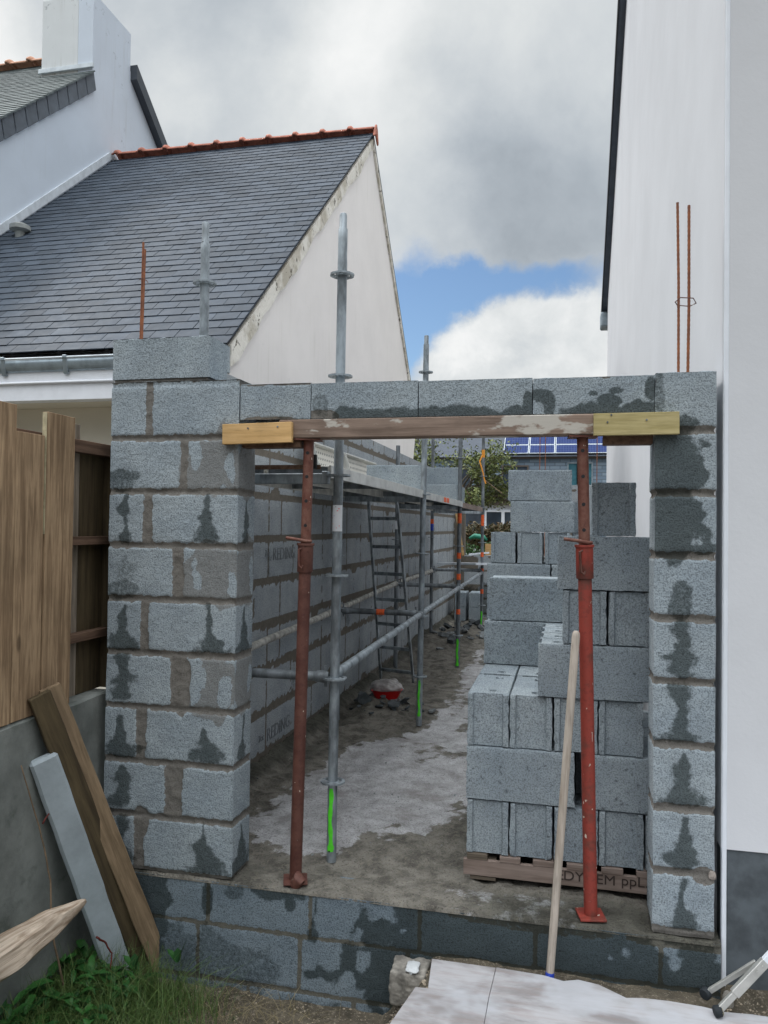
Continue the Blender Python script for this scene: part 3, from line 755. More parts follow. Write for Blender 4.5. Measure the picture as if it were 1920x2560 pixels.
lintel(.854, 1.349, 'long lintel block in the middle right with a thin damp band along its bottom edge', [('band', .8, 1.4, 2.1, 2.172, .95), ('blob', 1.33, 2.19, .03, .06, .9)], 2)
lintel(1.353, 1.848, 'blotchy wet lintel block beside the right pillar', [('band', 1.45, 1.9, 2.1, 2.176, .95), ('blob', 1.39, 2.215, .05, .035, .9), ('blob', 1.66, 2.19, .05, .03, .95), ('blob', 1.60, 2.225, .022, .012, .9), ('blob', 1.70, 2.235, .03, .013, .8), ('blob', 1.835, 2.24, .025, .05, .95), ('blob', 1.64, 2.20, .018, .018, .9), ('blob', 1.42, 2.175, .02, .06, .8)], 3, [(1.66, 2.305, .05, .02, .6)])

# --- long inner wall on the left
HW = .2975
rects = []
for k in range(-1, 10):
    za, zb = .067+HW*k+.020, .067+HW*(k+1)-.024
    yy = .21+(.27 if k % 2 else .02)
    while yy < 11.3:
        L = .505 if (int(yy*7+k*3) % 9) else .25
        rects.append((yy+.004, yy+L-.004, za, min(zb, 2.66))); yy += L
iw = empty('block_wall', (-.53, 6, 0), 'long grey block wall running back along the left side behind the scaffold', 'block wall')
sm = []
for i in range(26):
    yy = .5+i*.42+.2*math.sin(i*5); k = (i*5) % 9
    sm.append((yy, .067+HW*k+(.03 if i % 2 else -.03), .10, .045, 1.))
st2 = [('drip', .9+i*.78+.2*math.sin(i*9), .1+HW*((i*4) % 7), .1+HW*((i*4) % 7)+.22, .015, .06, .5) for i in range(12)]
wall_solid('masonry', -.73, -.53, .203, 11.3, -.1, 2.575, .0245, {'right': (rects, dict(wob=.012, smears=sm, stains=st2)), 'left': (rects, dict(wob=.01))}, M_wall2, iw, (), seed=41, recess=.003, amp=.002, topn=.004)
# broken corner pier at the far end of the inner wall
rects = [(-.8, -.5, .067+HW*k+.03, .067+HW*(k+1)-.02) for k in range(-1, 7)]
wall_solid('end_pier', -.528, -.33, 11.1, 11.3, -.1, 1.95, .03, {'front': (rects, dict(smears=[(-.45, .5+.3*i, .09, .10, 1) for i in range(6)])), 'right': (rects, {}), 'left': (rects, {}), 'back': (rects, {})}, M_wall2, iw, (), seed=43)
def stamp(parent, y, z, txt, size, mat, hgt=None):
    cu = bpy.data.curves.new('stamp', 'FONT'); cu.body = txt; cu.size = size; cu.extrude = .0008
    ob = bpy.data.objects.new('tmp', cu); COL.objects.link(ob)
    me = bpy.data.meshes.new_from_object(ob.evaluated_get(bpy.context.evaluated_depsgraph_get()))
    bpy.data.objects.remove(ob); me.materials.clear(); me.materials.append(mat); return me
bpy.context.view_layer.update()
for (y, z, nm) in ((1.66, .135, 'a'), (1.72, 1.40, 'b')):
    me = stamp(iw, y, z, 'REDING', .13, M_inkw)
    o = bpy.data.objects.new('stamped_lettering', me); COL.objects.link(o); o.parent = iw
    o.matrix_parent_inverse = Matrix.Identity(4)
    o.rotation_euler = (R(90), 0, R(90)); o.location = Vector((-.5262, y+.10, z))-wpos(iw)
    me = stamp(iw, y, z, '7cc', .07, M_inkw)
    o = bpy.data.objects.new('stamped_lettering', me); COL.objects.link(o); o.parent = iw
    o.rotation_euler = (R(90), 0, R(90)); o.location = Vector((-.5262, y-.05, z+.03))-wpos(iw)
# low wall across the far end
rects = []
for k in range(-1, 5):
    xx = -.35+(.25 if k % 2 else 0)
    while xx < 2.2: rects.append((xx+.01, xx+.49, .067+.26*k+.014, .067+.26*(k+1)-.012)); xx += .5
fwl = wall_solid('block_wall', -.33, 2.118, 11.12, 11.30, -.1, 1.13, .04, {'front': (rects, dict(stains=[('blob', .4, .3, 1.0, .35, .8)]))}, M_wall2, None, (), seed=51)
tag(fwl, 'low dark block wall closing the far end of the building site', 'block wall')
# short raised block stub of the wall end above the far deck
def stub(y0, y1, z0, z1, label, seed):
    o = wall_solid('wall_block', -.53+.004, -.33, y0, y1, z0, z1, .03, {s: ([(-9, 99, -1, 9)], {}) for s in ('front', 'right', 'left', 'back')}, M_wall, None, (), seed=seed)
    tag(o, label, 'block', 'loose blocks standing on the scaffold decks')

# ================================================================== LOOSE BLOCKS
def block_mesh(seed, L=.496, Wd=.1945, Hh=.2465):
    rnd = random.Random(seed)
    hx, hy = L/2, Wd/2
    prof = [(-hx, -hy), (hx, -hy), (hx, -hy*.74), (hx-.014, -hy*.68), (hx-.014, hy*.68), (hx, hy*.74), (hx, hy), (-hx, hy), (-hx, hy*.74), (-hx+.014, hy*.68), (-hx+.014, -hy*.68), (-hx, -hy*.74)]
    pts = []
    for i in range(len(prof)):
        a, b = prof[i], prof[(i+1) % len(prof)]; d = math.dist(a, b); n = max(1, int(round(d/.02)))
        for j in range(n): pts.append((a[0]+(b[0]-a[0])*j/n, a[1]+(b[1]-a[1])*j/n))
    pts = np.array(pts); n = len(pts); zl = np.array([0, .004, .02]+list(np.linspace(.04, Hh-.04, 9))+[Hh-.02, Hh-.004, Hh]); m = len(zl)
    V = np.zeros((n, m, 3)); V[:, :, 0] = pts[:, 0:1]; V[:, :, 1] = pts[:, 1:2]; V[:, :, 2] = zl
    ins = np.where((zl < .002) | (zl > Hh-.002), .003, 0)
    V[:, :, 0] -= np.sign(V[:, :, 0])*ins; V[:, :, 1] -= np.sign(V[:, :, 1])*ins
    x, y, z_ = V[:, :, 0].copy(), V[:, :, 1].copy(), V[:, :, 2].copy()
    V[:, :, 0] += .0016*vn(x*60, y*60, z_*60, seed); V[:, :, 1] += .0016*vn(x*60, y*60, z_*60, seed+1)
    ed = np.minimum(1, (np.maximum(0, np.abs(x)-(hx-.012))/.012))*np.minimum(1, (np.maximum(0, np.abs(y)-(hy-.012))/.012)); ch_ = .007*ed*np.maximum(0, vn(z_*55+x*9, y*20, x*3, seed+5)+.15)
    V[:, :, 0] -= np.sign(x)*ch_; V[:, :, 1] -= np.sign(y)*ch_
    e = (z_ < .001); V[:, :, 2] += e*np.abs(vn(x*45, y*45, 0, seed+2))*.006
    V = V.reshape(-1, 3)
    i, j = np.meshgrid(np.arange(n), np.arange(m-1), indexing='ij')
    F = np.stack([(i*m+j).ravel(), (((i+1) % n)*m+j).ravel(), (((i+1) % n)*m+j+1).ravel(), (i*m+j+1).ravel()], 1)
    nx, ny = 46, 19
    A, B = np.meshgrid(np.linspace(-hx+.003, hx-.003, nx), np.linspace(-hy+.003, hy-.003, ny), indexing='ij')
    inr = (np.abs(A) > hx-.010) & (np.abs(B) < hy*.70)
    A = np.where(inr, np.sign(A)*(hx-.0165), A)
    Zt = np.full(A.shape, Hh)+.0008*vn(A*80, B*80, 0, seed)
    for hx_ in (-.16, .16):
        q = np.hypot((A-hx_)/1.25, B-.02*rnd.choice((-1, 1))); Zt = Zt-.05*sst(.017-q, 0, .006)
    T = np.stack([A.ravel(), B.ravel(), Zt.ravel()], 1)
    F = np.concatenate([F, gridF(nx, ny, len(V))]); V = np.concatenate([V, T])
    # bottom cap
    q = np.array([[-hx+.01, -hy+.004, .004], [-hx+.01, hy-.004, .004], [hx-.01, hy-.004, .004], [hx-.01, -hy+.004, .004]])
    F = np.concatenate([F, [[len(V), len(V)+1, len(V)+2, len(V)+3]]]); V = np.concatenate([V, q])
    me = bpy.data.meshes.new('concrete_block')
    me.from_pydata(V.tolist(), [], F.tolist()); me.materials.append(M_block)
    for p in me.polygons: p.use_smooth = True
    me.set_sharp_from_angle(angle=R(38))
    return me
BM = [block_mesh(100+i*7) for i in range(5)]
nblk = [0]
def put_block(x, y, z, rz, label, group, cat='concrete block', rx=0, ry=0):
    i = nblk[0]; nblk[0] += 1
    o = bpy.data.objects.new('concrete_block', BM[i % 5]); COL.objects.link(o)
    o.location = (x, y, z); o.rotation_euler = (rx, ry, rz+R(random.uniform(-.5, .5)))
    return tag(o, label, cat, group)

# ================================================================== PALLETS AND STACKED BLOCKS
def pallet(x0, x1, y0, y1, label, text=False):
    p = empty('pallet', ((x0+x1)/2, (y0+y1)/2, .0), label, 'pallet', 'pallets carrying the block stacks')
    n = 5
    for i in range(7):
        w = .095; xx = x0+.005+(x1-x0-w-.01)*i/6
        MB().box((xx, y0, .094), (xx+w, y1, .121)).build('deck_board', M_pallet if i else M_palletd, p, bevel=.002)
    for k, yy in enumerate((y0+.002, (y0+y1)/2-.04, y1-.082)):
        s = MB().box((x0-.012, yy, .020), (x1+.01, yy+.022, .0935)).build('stringer', M_pallet, p, bevel=.002)
        for xx in (x0+.02, (x0+x1)/2-.05, x1-.14): MB().box((xx, yy+.023, .018), (xx+.12, yy+.08, .0935)).build('spacer_block', M_palletd, p)
        MB().box((x0+.02, yy+.004, .0), (x0+.14, yy+.08, .0175)).build('bottom_board', M_palletd, p, bevel=.002)
        if text and k == 0:
            for body, sx, flip in (('E', 1.466, 0), ('DY', 1.496, 0), ('K', 1.585, 0), ('EM', 1.640, 0), ('ppL.', 1.750, 0)):
                me = stamp(p, 0, 0, body, .066, M_ink)
                o = bpy.data.objects.new('stencil_lettering', me); COL.objects.link(o); o.parent = s
                o.rotation_euler = (R(90), 0, 0); o.scale = (1.05, .95, 1)
                o.location = Vector((sx, yy-.0015, .046 if body != 'ppL.' else .052))-wpos(s)
    return p
pallet(1.05, 2.07, .30, 1.31, 'grey-brown wooden pallet with stencilled letters under the near stack of blocks', True)
pallet(.88, 1.90, 2.88, 3.90, 'wooden pallet under the far stack of blocks')
G1, G2 = 'concrete blocks stacked on the near pallet', 'concrete blocks stacked on the far pallet'
zz = lambda i: .123+.2495*i
hx_ = [1.149, 1.350, 1.551, 1.752, 1.953]
names = ['left end', 'second from the left', 'centre', 'fourth from the left', 'right end']
L1 = ['block on end at the left corner of the bottom row, directly above the pallet edge', 'second block from the left in the bottom row on the pallet', 'bottom row block partly behind the wooden handle', 'grooved bottom row block right of the red prop', 'bottom row block almost hidden behind the right pillar']
L3 = ['end-on block with its pale top bare, at the left corner of the third row', 'end-on third row block with its top half covered by the block above', 'grooved third row block crossed by the wooden handle', 'grooved third row block right of the red prop, beside the dark gap']
for x, l in zip(hx_, L1): put_block(x, .552, zz(0), R(90), l, G1)
put_block(1.295, .402, zz(1)+.001, 0, 'long-side block on the left of the second row, left of the dark gap', G1)
put_block(1.826, .402, zz(1)+.001, 0, 'long-side block on the right of the second row, behind the red prop', G1)
for x, l in zip(hx_, L3): put_block(x-.004, .560, zz(2), R(90), l, G1)
put_block(1.146, 1.062, zz(2), R(90), 'block at the back left of the third row, showing only a pale top', G1)
put_block(1.347, 1.064, zz(2), R(90), 'block behind the second one of the third row, showing only a strip of pale top', G1)
put_block(1.623, .402, zz(3), 0, 'long-side block of the fourth row behind the top end of the wooden handle', G1)
put_block(1.292, 1.212, zz(3), 0, 'long-side block set back on the left of the fourth row', G1)
put_block(1.583, .552, zz(4), R(90), 'end-on block of the fifth row behind the red prop', G1)
put_block(1.785, .554, zz(4), R(90), 'recessed-end block of the fifth row next to the right pillar', G1)
put_block(1.318, 1.225, zz(4), 0, 'long-side block set back on the left of the fifth row with a bright top edge', G1)
put_block(1.708, .402, zz(5), 0, 'long-side block of the sixth row carrying the single top block', G1)
put_block(1.708, .556, zz(6), R(90), 'single grooved block on top of the near stack, against the white house wall', G1)
core = 'plain block inside or behind the near pallet stack, showing hardly any of its face'
for i in (0, 2):
    for x in hx_[(0 if i == 0 else 2):(5 if i == 0 else 4)]: put_block(x, 1.062, zz(i), R(90), core, G1)
for y in (.604, .806, 1.008, 1.21):
    put_block(1.297, y, zz(1), 0, core, G1)
    put_block(1.80, y, zz(1), 0, core, G1)
for y in (.604, .806, 1.008): put_block(1.626, y, zz(3), 0, core, G1)
put_block(1.80, 1.212, zz(3), 0, core, G1)
put_block(1.708, .604, zz(5), 0, core, G1) if False else None
# far pallet
fx_ = [.985, 1.186, 1.387, 1.588, 1.789]
core2 = 'plain block low in the far pallet stack, hidden by the near stack'
for i in (0, 2, 4-0):
    if i == 4: continue
    for x in fx_: put_block(x, 3.14, zz(i), R(90), core2, G2)
for i in (1, 3):
    for y in (2.99, 3.19, 3.39):
        put_block(1.135, y, zz(i), 0, core2, G2); put_block(1.64, y, zz(i), 0, core2, G2)
put_block(1.135, 2.99, zz(4), 0, 'far stack block of which only a thin strip shows above the near stack', G2)
put_block(1.64, 2.99, zz(4), 0, core2, G2)
for y in (3.19, 3.39): put_block(1.135, y, zz(4), 0, core2, G2); put_block(1.64, y, zz(4), 0, core2, G2)
put_block(1.010, 3.14, zz(5), R(90), 'leftmost end-on block of the far stack, in the row above the thin strip', G2)
put_block(1.223, 3.14, zz(5), R(90), 'middle end-on block of the far stack with vertical grooves', G2)
put_block(1.436, 3.14, zz(5), R(90), 'third end-on block of the far stack, left of the red prop handle', G2)
put_block(1.65, 3.2, zz(5), R(90), core2, G2)
put_block(.99, 3.66, zz(5), R(90), 'block behind the left corner of the far stack, just its edge showing', G2) if False else None
put_block(1.315, 2.99, zz(6), 0, 'long-side block second from the top of the far stack', G2)
put_block(1.295, 2.995, zz(7), 0, 'topmost block of the far stack, under the solar panels', G2)
put_block(1.62, 3.3, zz(6), R(90), 'dark-sided block behind the upper blocks of the far stack, beside the red prop', G2)

# ================================================================== FORMWORK
bm_ = MB(); bm_.box((.20, -.006, 2.052), (1.66, .085, 2.1385))
o = bm_.build('formwork_beam', M_beam, None, bevel=.004, loc=(.93, .04, 2.05)); tag(o, 'weathered timber beam carrying the lintel blocks, patched with pale dried cement', 'timber beam')
# packing strips under the beam ends
o = MB().box((.012, .01, 2.012), (.300, .08, 2.046)).build('packing_strip', M_rail, None, bevel=.002, loc=(.15, .04, 2.01)); tag(o, 'dark timber strip tucked under the left cleat, against the left pillar', 'timber strip')
o = MB().box((1.645, .01, 2.010), (1.845, .08, 2.048)).build('packing_strip', M_rail, None, bevel=.002, loc=(1.75, .04, 2.01)); tag(o, 'dark timber strip tucked under the right cleat, against the right pillar', 'timber strip')
def cleat(x0, x1, z0, z1, tilt, mat, label, nails):
    c = ((x0+x1)/2, -.020, (z0+z1)/2); rot = Matrix.Rotation(tilt, 3, 'Y')
    e = empty('cleat_board', c, label, 'board')
    MB().box((x0, -.033, z0), (x1, -.0075, z1), rot, c).build('board', mat, e, bevel=.0015)
    for (nx, nz) in nails: MB().tube([(nx, -.0365, nz), (nx, -.030, nz)], .004, 8).build('nail_head', M_galvd, e, smooth=40)
cleat(-.069, .272, 2.028, 2.122, R(-1.), M_cleat, 'short bright orange-brown board nailed over the left end of the beam', [(.06, 2.098), (.205, 2.103)])
cleat(1.604, 1.943, 2.044, 2.136, R(-.3), M_cleat2, 'short yellowish board nailed over the right end of the beam', [(1.66, 2.098), (1.815, 2.105), (1.675, 2.128)])

# ================================================================== STEEL PROPS
def disc_holes(mb, c, rr=.0072, n=10): pass
def prop(name_label, base, top, zc0, zc1, mo, mi_, hole_zs, yaw, plate, hand):
    e = empty('steel_prop', base, name_label, 'steel prop', 'adjustable props under the formwork beam')
    b, t_ = Vector(base), Vector(top); d = (t_-b)/(t_.z-b.z)
    P = lambda z: b+d*(z-b.z)
    MB().tube([P(b.z+.008), P(zc0)], .0285, 22).build('outer_tube', mo, e, smooth=40)
    MB().tube([P(zc0-.2), P(t_.z-.008)], .0240, 22).build('inner_tube', mi_, e, smooth=40)
    m = MB(); m.tube([P(zc0), P(zc0+.003), P(zc1-.012), P(zc1-.010), P(zc1)], .04, 22, radii=[.034, .0365, .0365, .041, .041])
    m.build('collar', mo, e, smooth=40)
    # near-black discs on the inner tube, painting the shade inside its pin holes
    view = (Vector((1.49, -3.39, 1.65))-P(1.8)); view.z = 0; view.normalize()
    ax = Vector((math.sin(yaw), -math.cos(yaw), 0))
    for z in hole_zs:
        c = P(z); MB().tube([c+ax*.0225, c+ax*.0245], .0078, 14).build('pin_hole', M_dark, e)
    # pin with bent handle
    zp = zc1+.012; c = P(zp); s = hand
    MB().tube([c+Vector((s*.085, -.030, .012)), c+Vector((s*.02, -.036, .004)), c+Vector((-s*.012, -.034, -.002)), c+Vector((-s*.03, -.012, -.003))], .0075, 10).build('pin', M_redrust, e, smooth=40)
    if hand < 0:
        c1 = P(zc1-.03)+Vector((-.020, -.036, 0)); c0 = P(zc0+.03)+Vector((-.016, -.036, 0))
        MB().tube([c1+Vector((.012, .004, .006)), c1, c0, c0+Vector((.012, .0, -.01)), c0+Vector((.017, .003, .004))], .0055, 8).build('locking_wire', M_brownrust, e, smooth=40)
    else:
        for sg, zt in ((-1, zc1-.025), (1, zc1-.02)):
            c1 = P(zt)+Vector((sg*.034, -.012, 0)); c0 = P(zc0+.03)+Vector((sg*.034, -.012, 0))
            MB().tube([c1+Vector((-sg*.006, .0, .006)), c1+Vector((sg*.008, 0, -.004)), c0+Vector((sg*.008, 0, .004)), c0+Vector((-sg*.006, 0, -.006))], .006, 8).build('side_lug', mo, e, smooth=40)
    rot = Matrix.Rotation(plate, 3, 'Z')
    MB().box(tuple(b+Vector((-.055, -.055, .0))), tuple(b+Vector((.055, .055, .008))), rot, b).build('base_plate', mo, e, bevel=.001)
    MB().box(tuple(t_+Vector((-.06, -.045, -.008))), tuple(t_+Vector((.06, .045, -.001))), Matrix.Rotation(plate*.4, 3, 'Z'), t_).build('top_plate', mi_, e, bevel=.001)
    return e
p1 = prop('dark red-brown steel prop near the left pillar', (.287, .070, .006), (.330, .045, 2.052), 1.435, 1.570, M_brownrust, M_redrust, [1.987, 1.877, 1.765, 1.652], R(8), R(20), -1)
p2 = prop('bright red steel prop in front of the stacked blocks, specked with cement', (1.612, .075, .006), (1.561, .045, 2.050), 1.440, 1.585, M_red, M_redrust, [1.986, 1.876, 1.757, 1.648], R(-2), R(12), -1)
MB().box((1.592, .0418, .752), (1.612, .0428, .792)).build('white_paint_mark', M_whitemark, p2)
mfoot = MB().tube([(.30, .035, .0), (.318, .03, .035), (.338, .025, .02)], .03, 10, radii=[.03, .032, .018]); o = mfoot.build('mortar_lump', M_brownrust, p1, smooth=40)

# ================================================================== WOODEN HANDLE LEANING ON THE PROP
h = empty('tool_handle', (1.444, -.075, -.20), 'long bare wooden tool handle leaning on the red prop', 'tool handle')
hb, ht = Vector((1.444, -.078, -.215)), Vector((1.5415, .005, 1.222))
dd = (ht-hb)
MB().tube([hb+dd*t_ for t_ in (.03, .3, .7, .985, .995, 1.)], .0165, 18, radii=[.0165, .0170, .0172, .0172, .0145, .008]).build('shaft', M_handle, h, smooth=40)
MB().tube([hb, hb+dd*.03], .0178, 18).build('blue_tape', M_blue, h, smooth=40)

# ================================================================== REBARS
def rebar(pts, r, label, tie=None):
    e = empty('rebar', pts[0], label, 'rebar', 'rusty reinforcing bars standing out of the pillars')
    P0, P1 = Vector(pts[0]), Vector(pts[-1]); n = max(2, int((P1-P0).length/.012))
    path = [Vector(pts[0])]
    full = []
    for a, b in zip(pts[:-1], pts[1:]):
        a, b = Vector(a), Vector(b); k = max(1, int((b-a).length/.010))
        full += [a+(b-a)*i/k for i in range(k)]
    full.append(Vector(pts[-1]))
    MB().tube(full, r, 8, radii=[r*(1+(.10 if i % 2 else -.04)) for i in range(len(full))]).build('bar', M_rebar, e, smooth=40)
    if tie: MB().tube(tie, .0022, 6).build('wire_tie', M_brownrust, e, smooth=40)
    return e
rebar([(1.953, .085, 2.29), (1.952, .088, 2.7), (1.946, .09, 3.045)], .0055, 'left bar of the pair rising from the right pillar, with the wire stirrup round it',
      [(1.935, .06, 2.612), (1.955, .045, 2.626), (2.005, .05, 2.622), (2.022, .085, 2.610), (2.0, .115, 2.606), (1.95, .11, 2.612), (1.935, .06, 2.612)])
rebar([(1.991, .09, 2.29), (1.994, .09, 2.6), (1.992, .09, 3.03)], .006, 'right bar of the pair rising from the right pillar')
rebar([(-.573, .09, 2.53), (-.571, .092, 2.8), (-.570, .095, 3.055)], .0055, 'taller bar of the close pair rising from the left pillar',
      [(-.578, .08, 2.862), (-.562, .075, 2.866), (-.545, .09, 2.860), (-.532, .08, 2.845)])
rebar([(-.560, .08, 2.53), (-.556, .082, 2.8), (-.554, .085, 3.015)], .0055, 'shorter bar of the close pair rising from the left pillar')
m = MB().tube([(-.58, .09, 2.55), (-.56, .085, 2.555)], .02, 8, radii=[.018, .01]); o = m.build('mortar_dab', M_lump, wall, smooth=True)

# ================================================================== SCAFFOLD
sc = empty('scaffold', (0, 4, 0), 'galvanised tube scaffold with rosette discs running along the left wall', 'scaffold')
def disc_mesh():
    m = MB(); n = 32; ri, ro = .025, .061
    top, bot = [], []
    for zt in (.0045, -.0045):
        for r_ in (ri, .033, .046, ro):
            for k in range(n):
                a = 2*math.pi*k/n; q = r_
                if r_ == ro: q = ro*(1-.05*(1 if k % 4 == 0 else 0))
                m.v.append((q*math.cos(a), q*math.sin(a), zt))
    def ring(lv, r0, r1, skip, up):
        for k in range(n):
            if skip and k % 4 in (1, 2, 3) and False: continue
            a = lv*4*n+r0*n+k; b = lv*4*n+r0*n+(k+1) % n; c_ = lv*4*n+r1*n+(k+1) % n; d_ = lv*4*n+r1*n+k
            m.f.append((a, d_, c_, b) if up else (a, b, c_, d_)); m.mi.append(0)
    for lv, up_ in ((0, True), (1, False)):
        ring(lv, 0, 1, False, up_); ring(lv, 2, 3, False, up_)
        for k in range(n):
            if k % 4 in (0, 1):
                a = lv*4*n+n+k; b = lv*4*n+n+(k+1) % n; c_ = lv*4*n+2*n+(k+1) % n; d_ = lv*4*n+2*n+k
                m.f.append((a, d_, c_, b) if up_ else (a, b, c_, d_)); m.mi.append(0)
    for r_ in (0, 1, 2, 3):
        for k in range(n):
            a = r_*n+k; b = r_*n+(k+1) % n; m.f.append((a, b, b+4*n, a+4*n)); m.mi.append(0)
    o = m.build('rosette', M_galv, None); me = o.data; bpy.data.objects.remove(o); return me
DM = disc_mesh()
def standard(x, y, xt, yt, z0, ztube, zspig, zs, mat=M_galv, paint=()):
    """vertical scaffold tube from (x,y,z0) to (xt,yt,ztube) with a thinner spigot above"""
    b, t_ = Vector((x, y, 0)), Vector((xt, yt, 3.)); P = lambda z: b+(t_-b)*(z/3.)
    m = MB().tube([P(z0), P(ztube)], .0242, 20)
    s = m.build('standard', mat, sc, smooth=40)
    if zspig:
        MB().tube([P(ztube-.01), P(ztube+.02), P(ztube+.05), P(ztube+.13), P(ztube+.14), P(ztube+.19), P(ztube+.20), P(zspig-.01), P(zspig)], .02, 18,
                  radii=[.0242, .0242, .0232, .0232, .0235, .0235, .0190, .0190, .0165]).build('spigot', mat, s, smooth=40)
        c = P(zspig-.11); MB().tube([c+Vector((-.004, -.0175, 0)), c+Vector((-.004, -.0196, 0))], .0062, 12).build('pin_hole', M_dark, s)  # near-black disc painting the shade inside the spigot hole
    for z in zs:
        o = bpy.data.objects.new('rosette', DM); COL.objects.link(o); o.parent = s; o.location = P(z)-wpos(s)
        o.rotation_euler = ((t_-b).y/3.*-1, (t_-b).x/3., random.uniform(0, .8))
    for (za, zb, pm) in paint:
        MB().tube([P(za), P(zb)], .0250, 18).build('paint_band', pm, s, smooth=40)
    return s
P1z = [.383, .894, 1.405, 1.904, 2.401, 2.911]
s1 = standard(.377, .345, .392, .345, -.01, 2.95, 3.221, P1z)
# second, third and fourth outer standards
s2_ = standard(.316, 3.06, .339, 3.06, -.01, 3.0, 3.267, [.40, .905, 1.43, 1.925, 2.44, 2.957])
s3_ = standard(.263, 5.84, .275, 5.84, -.01, 3.4, None, [.37, .93, 1.43, 1.95, 2.48], M_galvd, [(1.70, 1.82, M_orange), (1.28, 1.35, M_orange), (1.03, 1.10, M_orange), (.62, .68, M_orange)])
s4_ = standard(.248, 8.72, .250, 8.72, -.01, 3.4, None, [.45, 1.42, 1.96, 2.45], M_galvd, [(1.68, 1.85, M_orange), (1.20, 1.27, M_orange), (.96, 1.02, M_orange), (.63, .70, M_orange), (2.74, 2.86, M_yell)])
# inner row next to the wall
standard(-.352, .350, -.360, .350, -.01, 2.93, 3.235, [.383, .894, 1.405, 1.904, 2.401, 2.915])
standard(-.40, 3.06, -.41, 3.06, -.01, 2.6, None, [.42, .945, 1.40, 1.93])
standard(-.415, 5.50, -.415, 5.50, -.01, 2.6, None, [.42, .99, 1.50, 2.0, 2.35], M_galvd, [(1.62, 1.72, M_sticker)])
standard(-.430, 8.05, -.43, 8.05, .02, 3.4, None, [.42, 1.0, 1.50, 2.0, 2.45], M_galvd, [(1.70, 1.77, M_orange), (1.60, 1.70, M_blue)])
# green paint strokes with a blob at the foot, on the outer standards
def stroke(s, x, y, z0, z1, w, side=-1):
    n = 26; V = []; F = []
    for i in range(n+1):
        z = z0+(z1-z0)*i/n; ww = w*(.72+.12*math.sin(i*.9))*(1.45 if i < 3 else 1); off = .25*math.sin(i*.35)
        for j in range(5):
            a = R(-90)+off*.5+(j/4-.5)*ww; V.append((x+.0252*math.cos(a), y+.0252*math.sin(a), z))
    for i in range(n):
        for j in range(4): k = i*5+j; F.append((k, k+1, k+6, k+5))
    MB().add(V, F).build('green_paint_stroke', M_green, s, smooth=True, fix=False)
stroke(s1, .377, .345, .045, .355, 1.15)
MB().tube([(.377-.004, .3185, .047), (.377-.004, .3200, .047)], .0045, 10).build('drain_hole', M_dark, s1)
stroke(s2_, .3165, 3.06, .07, .37, .95); stroke(s3_, .263, 5.84, .01, .33, 1.4); stroke(s4_, .248, 8.72, .03, .36, 1.4)
# worn sticker on the near standard
def wrap(s, x, y, z0, z1, a0, a1, mat, name, r=.0254):
    V = []; F = []; n = 10
    for i in range(n+1):
        a = a0+(a1-a0)*i/n; V += [(x+r*math.cos(a), y+r*math.sin(a), z0), (x+r*math.cos(a), y+r*math.sin(a), z1)]
    for i in range(n): F.append((2*i, 2*i+2, 2*i+3, 2*i+1))
    return MB().add(V, F).build(name, mat, s, smooth=True, fix=False)
wrap(s1, .3855, .345, 1.625, 1.755, R(-180), R(-10), M_sticker, 'sticker')
for i, (za, aa, ln, mm) in enumerate([(1.735, -70, .3, M_pink), (1.725, -85, .3, M_pink), (1.69, -150, .2, M_redpl), (1.745, -100, .12, M_ink), (1.70, -120, .1, M_blue), (1.65, -60, .16, M_pink), (1.66, -140, .16, M_yell), (1.64, -90, .12, M_pink)]):
    wrap(s1, .3855, .345, za, za+.004, R(aa), R(aa)+ln, mm, 'sticker_print', .0258)
def hor(p0, p1, name='ledger', r=.0242, mat=M_galv, collars=True):
    p0, p1 = Vector(p0), Vector(p1); d = (p1-p0).normalized()
    o = MB().tube([p0+d*.045, p1-d*.045], r, 16).build(name, mat, sc, smooth=40)
    if collars:
        for p, s in ((p0, 1), (p1, -1)):
            MB().tube([p+d*s*.030, p+d*s*.05, p+d*s*.10, p+d*s*.104], .03, 12, radii=[.020, .032, .0275, .0245]).build('ledger_head', mat, o, smooth=40)
            c = p+d*s*.046; MB().box(tuple(c+Vector((-.006, -.006, -.05))), tuple(c+Vector((.006, .006, .055)))).build('wedge', mat, o)
    return o
a = lambda x, y, z: (x, y, z)
hor((.381, .345, .912), (.323, 3.06, .922)); hor((.323, 3.06, .922), (.266, 5.84, .930)); hor((.266, 5.84, .930), (.249, 8.72, .955))
hor((-.357, .35, .895), (-.40, 3.06, .935), mat=M_ledgerdull); hor((-.40, 3.06, .935), (-.415, 5.5, .99), mat=M_ledgerdull); hor((-.415, 5.5, .99), (-.43, 8.05, 1.0), mat=M_ledgerdull)
t1 = hor((.381, .345, .900), (-.357, .35, .895), 'transom', mat=M_galvd); t2 = hor((.323, 3.06, .925), (-.40, 3.06, .925), 'transom', mat=M_galvd)
hor((.265, 5.85, .95), (-.415, 5.5, .98), 'transom', mat=M_galvd); hor((.252, 8.70, .99), (-.43, 8.05, 1.02), 'transom', mat=M_galvd)
def band(px, y, z, par, w=.045, mat=M_orange):
    MB().tube([(px, y, z), (px+w, y, z)], .0252, 16).build('paint_band', mat, par, smooth=40)
band(-.305, .3497, .8955, t1); band(-.06, 3.06, .925, t2, .07)
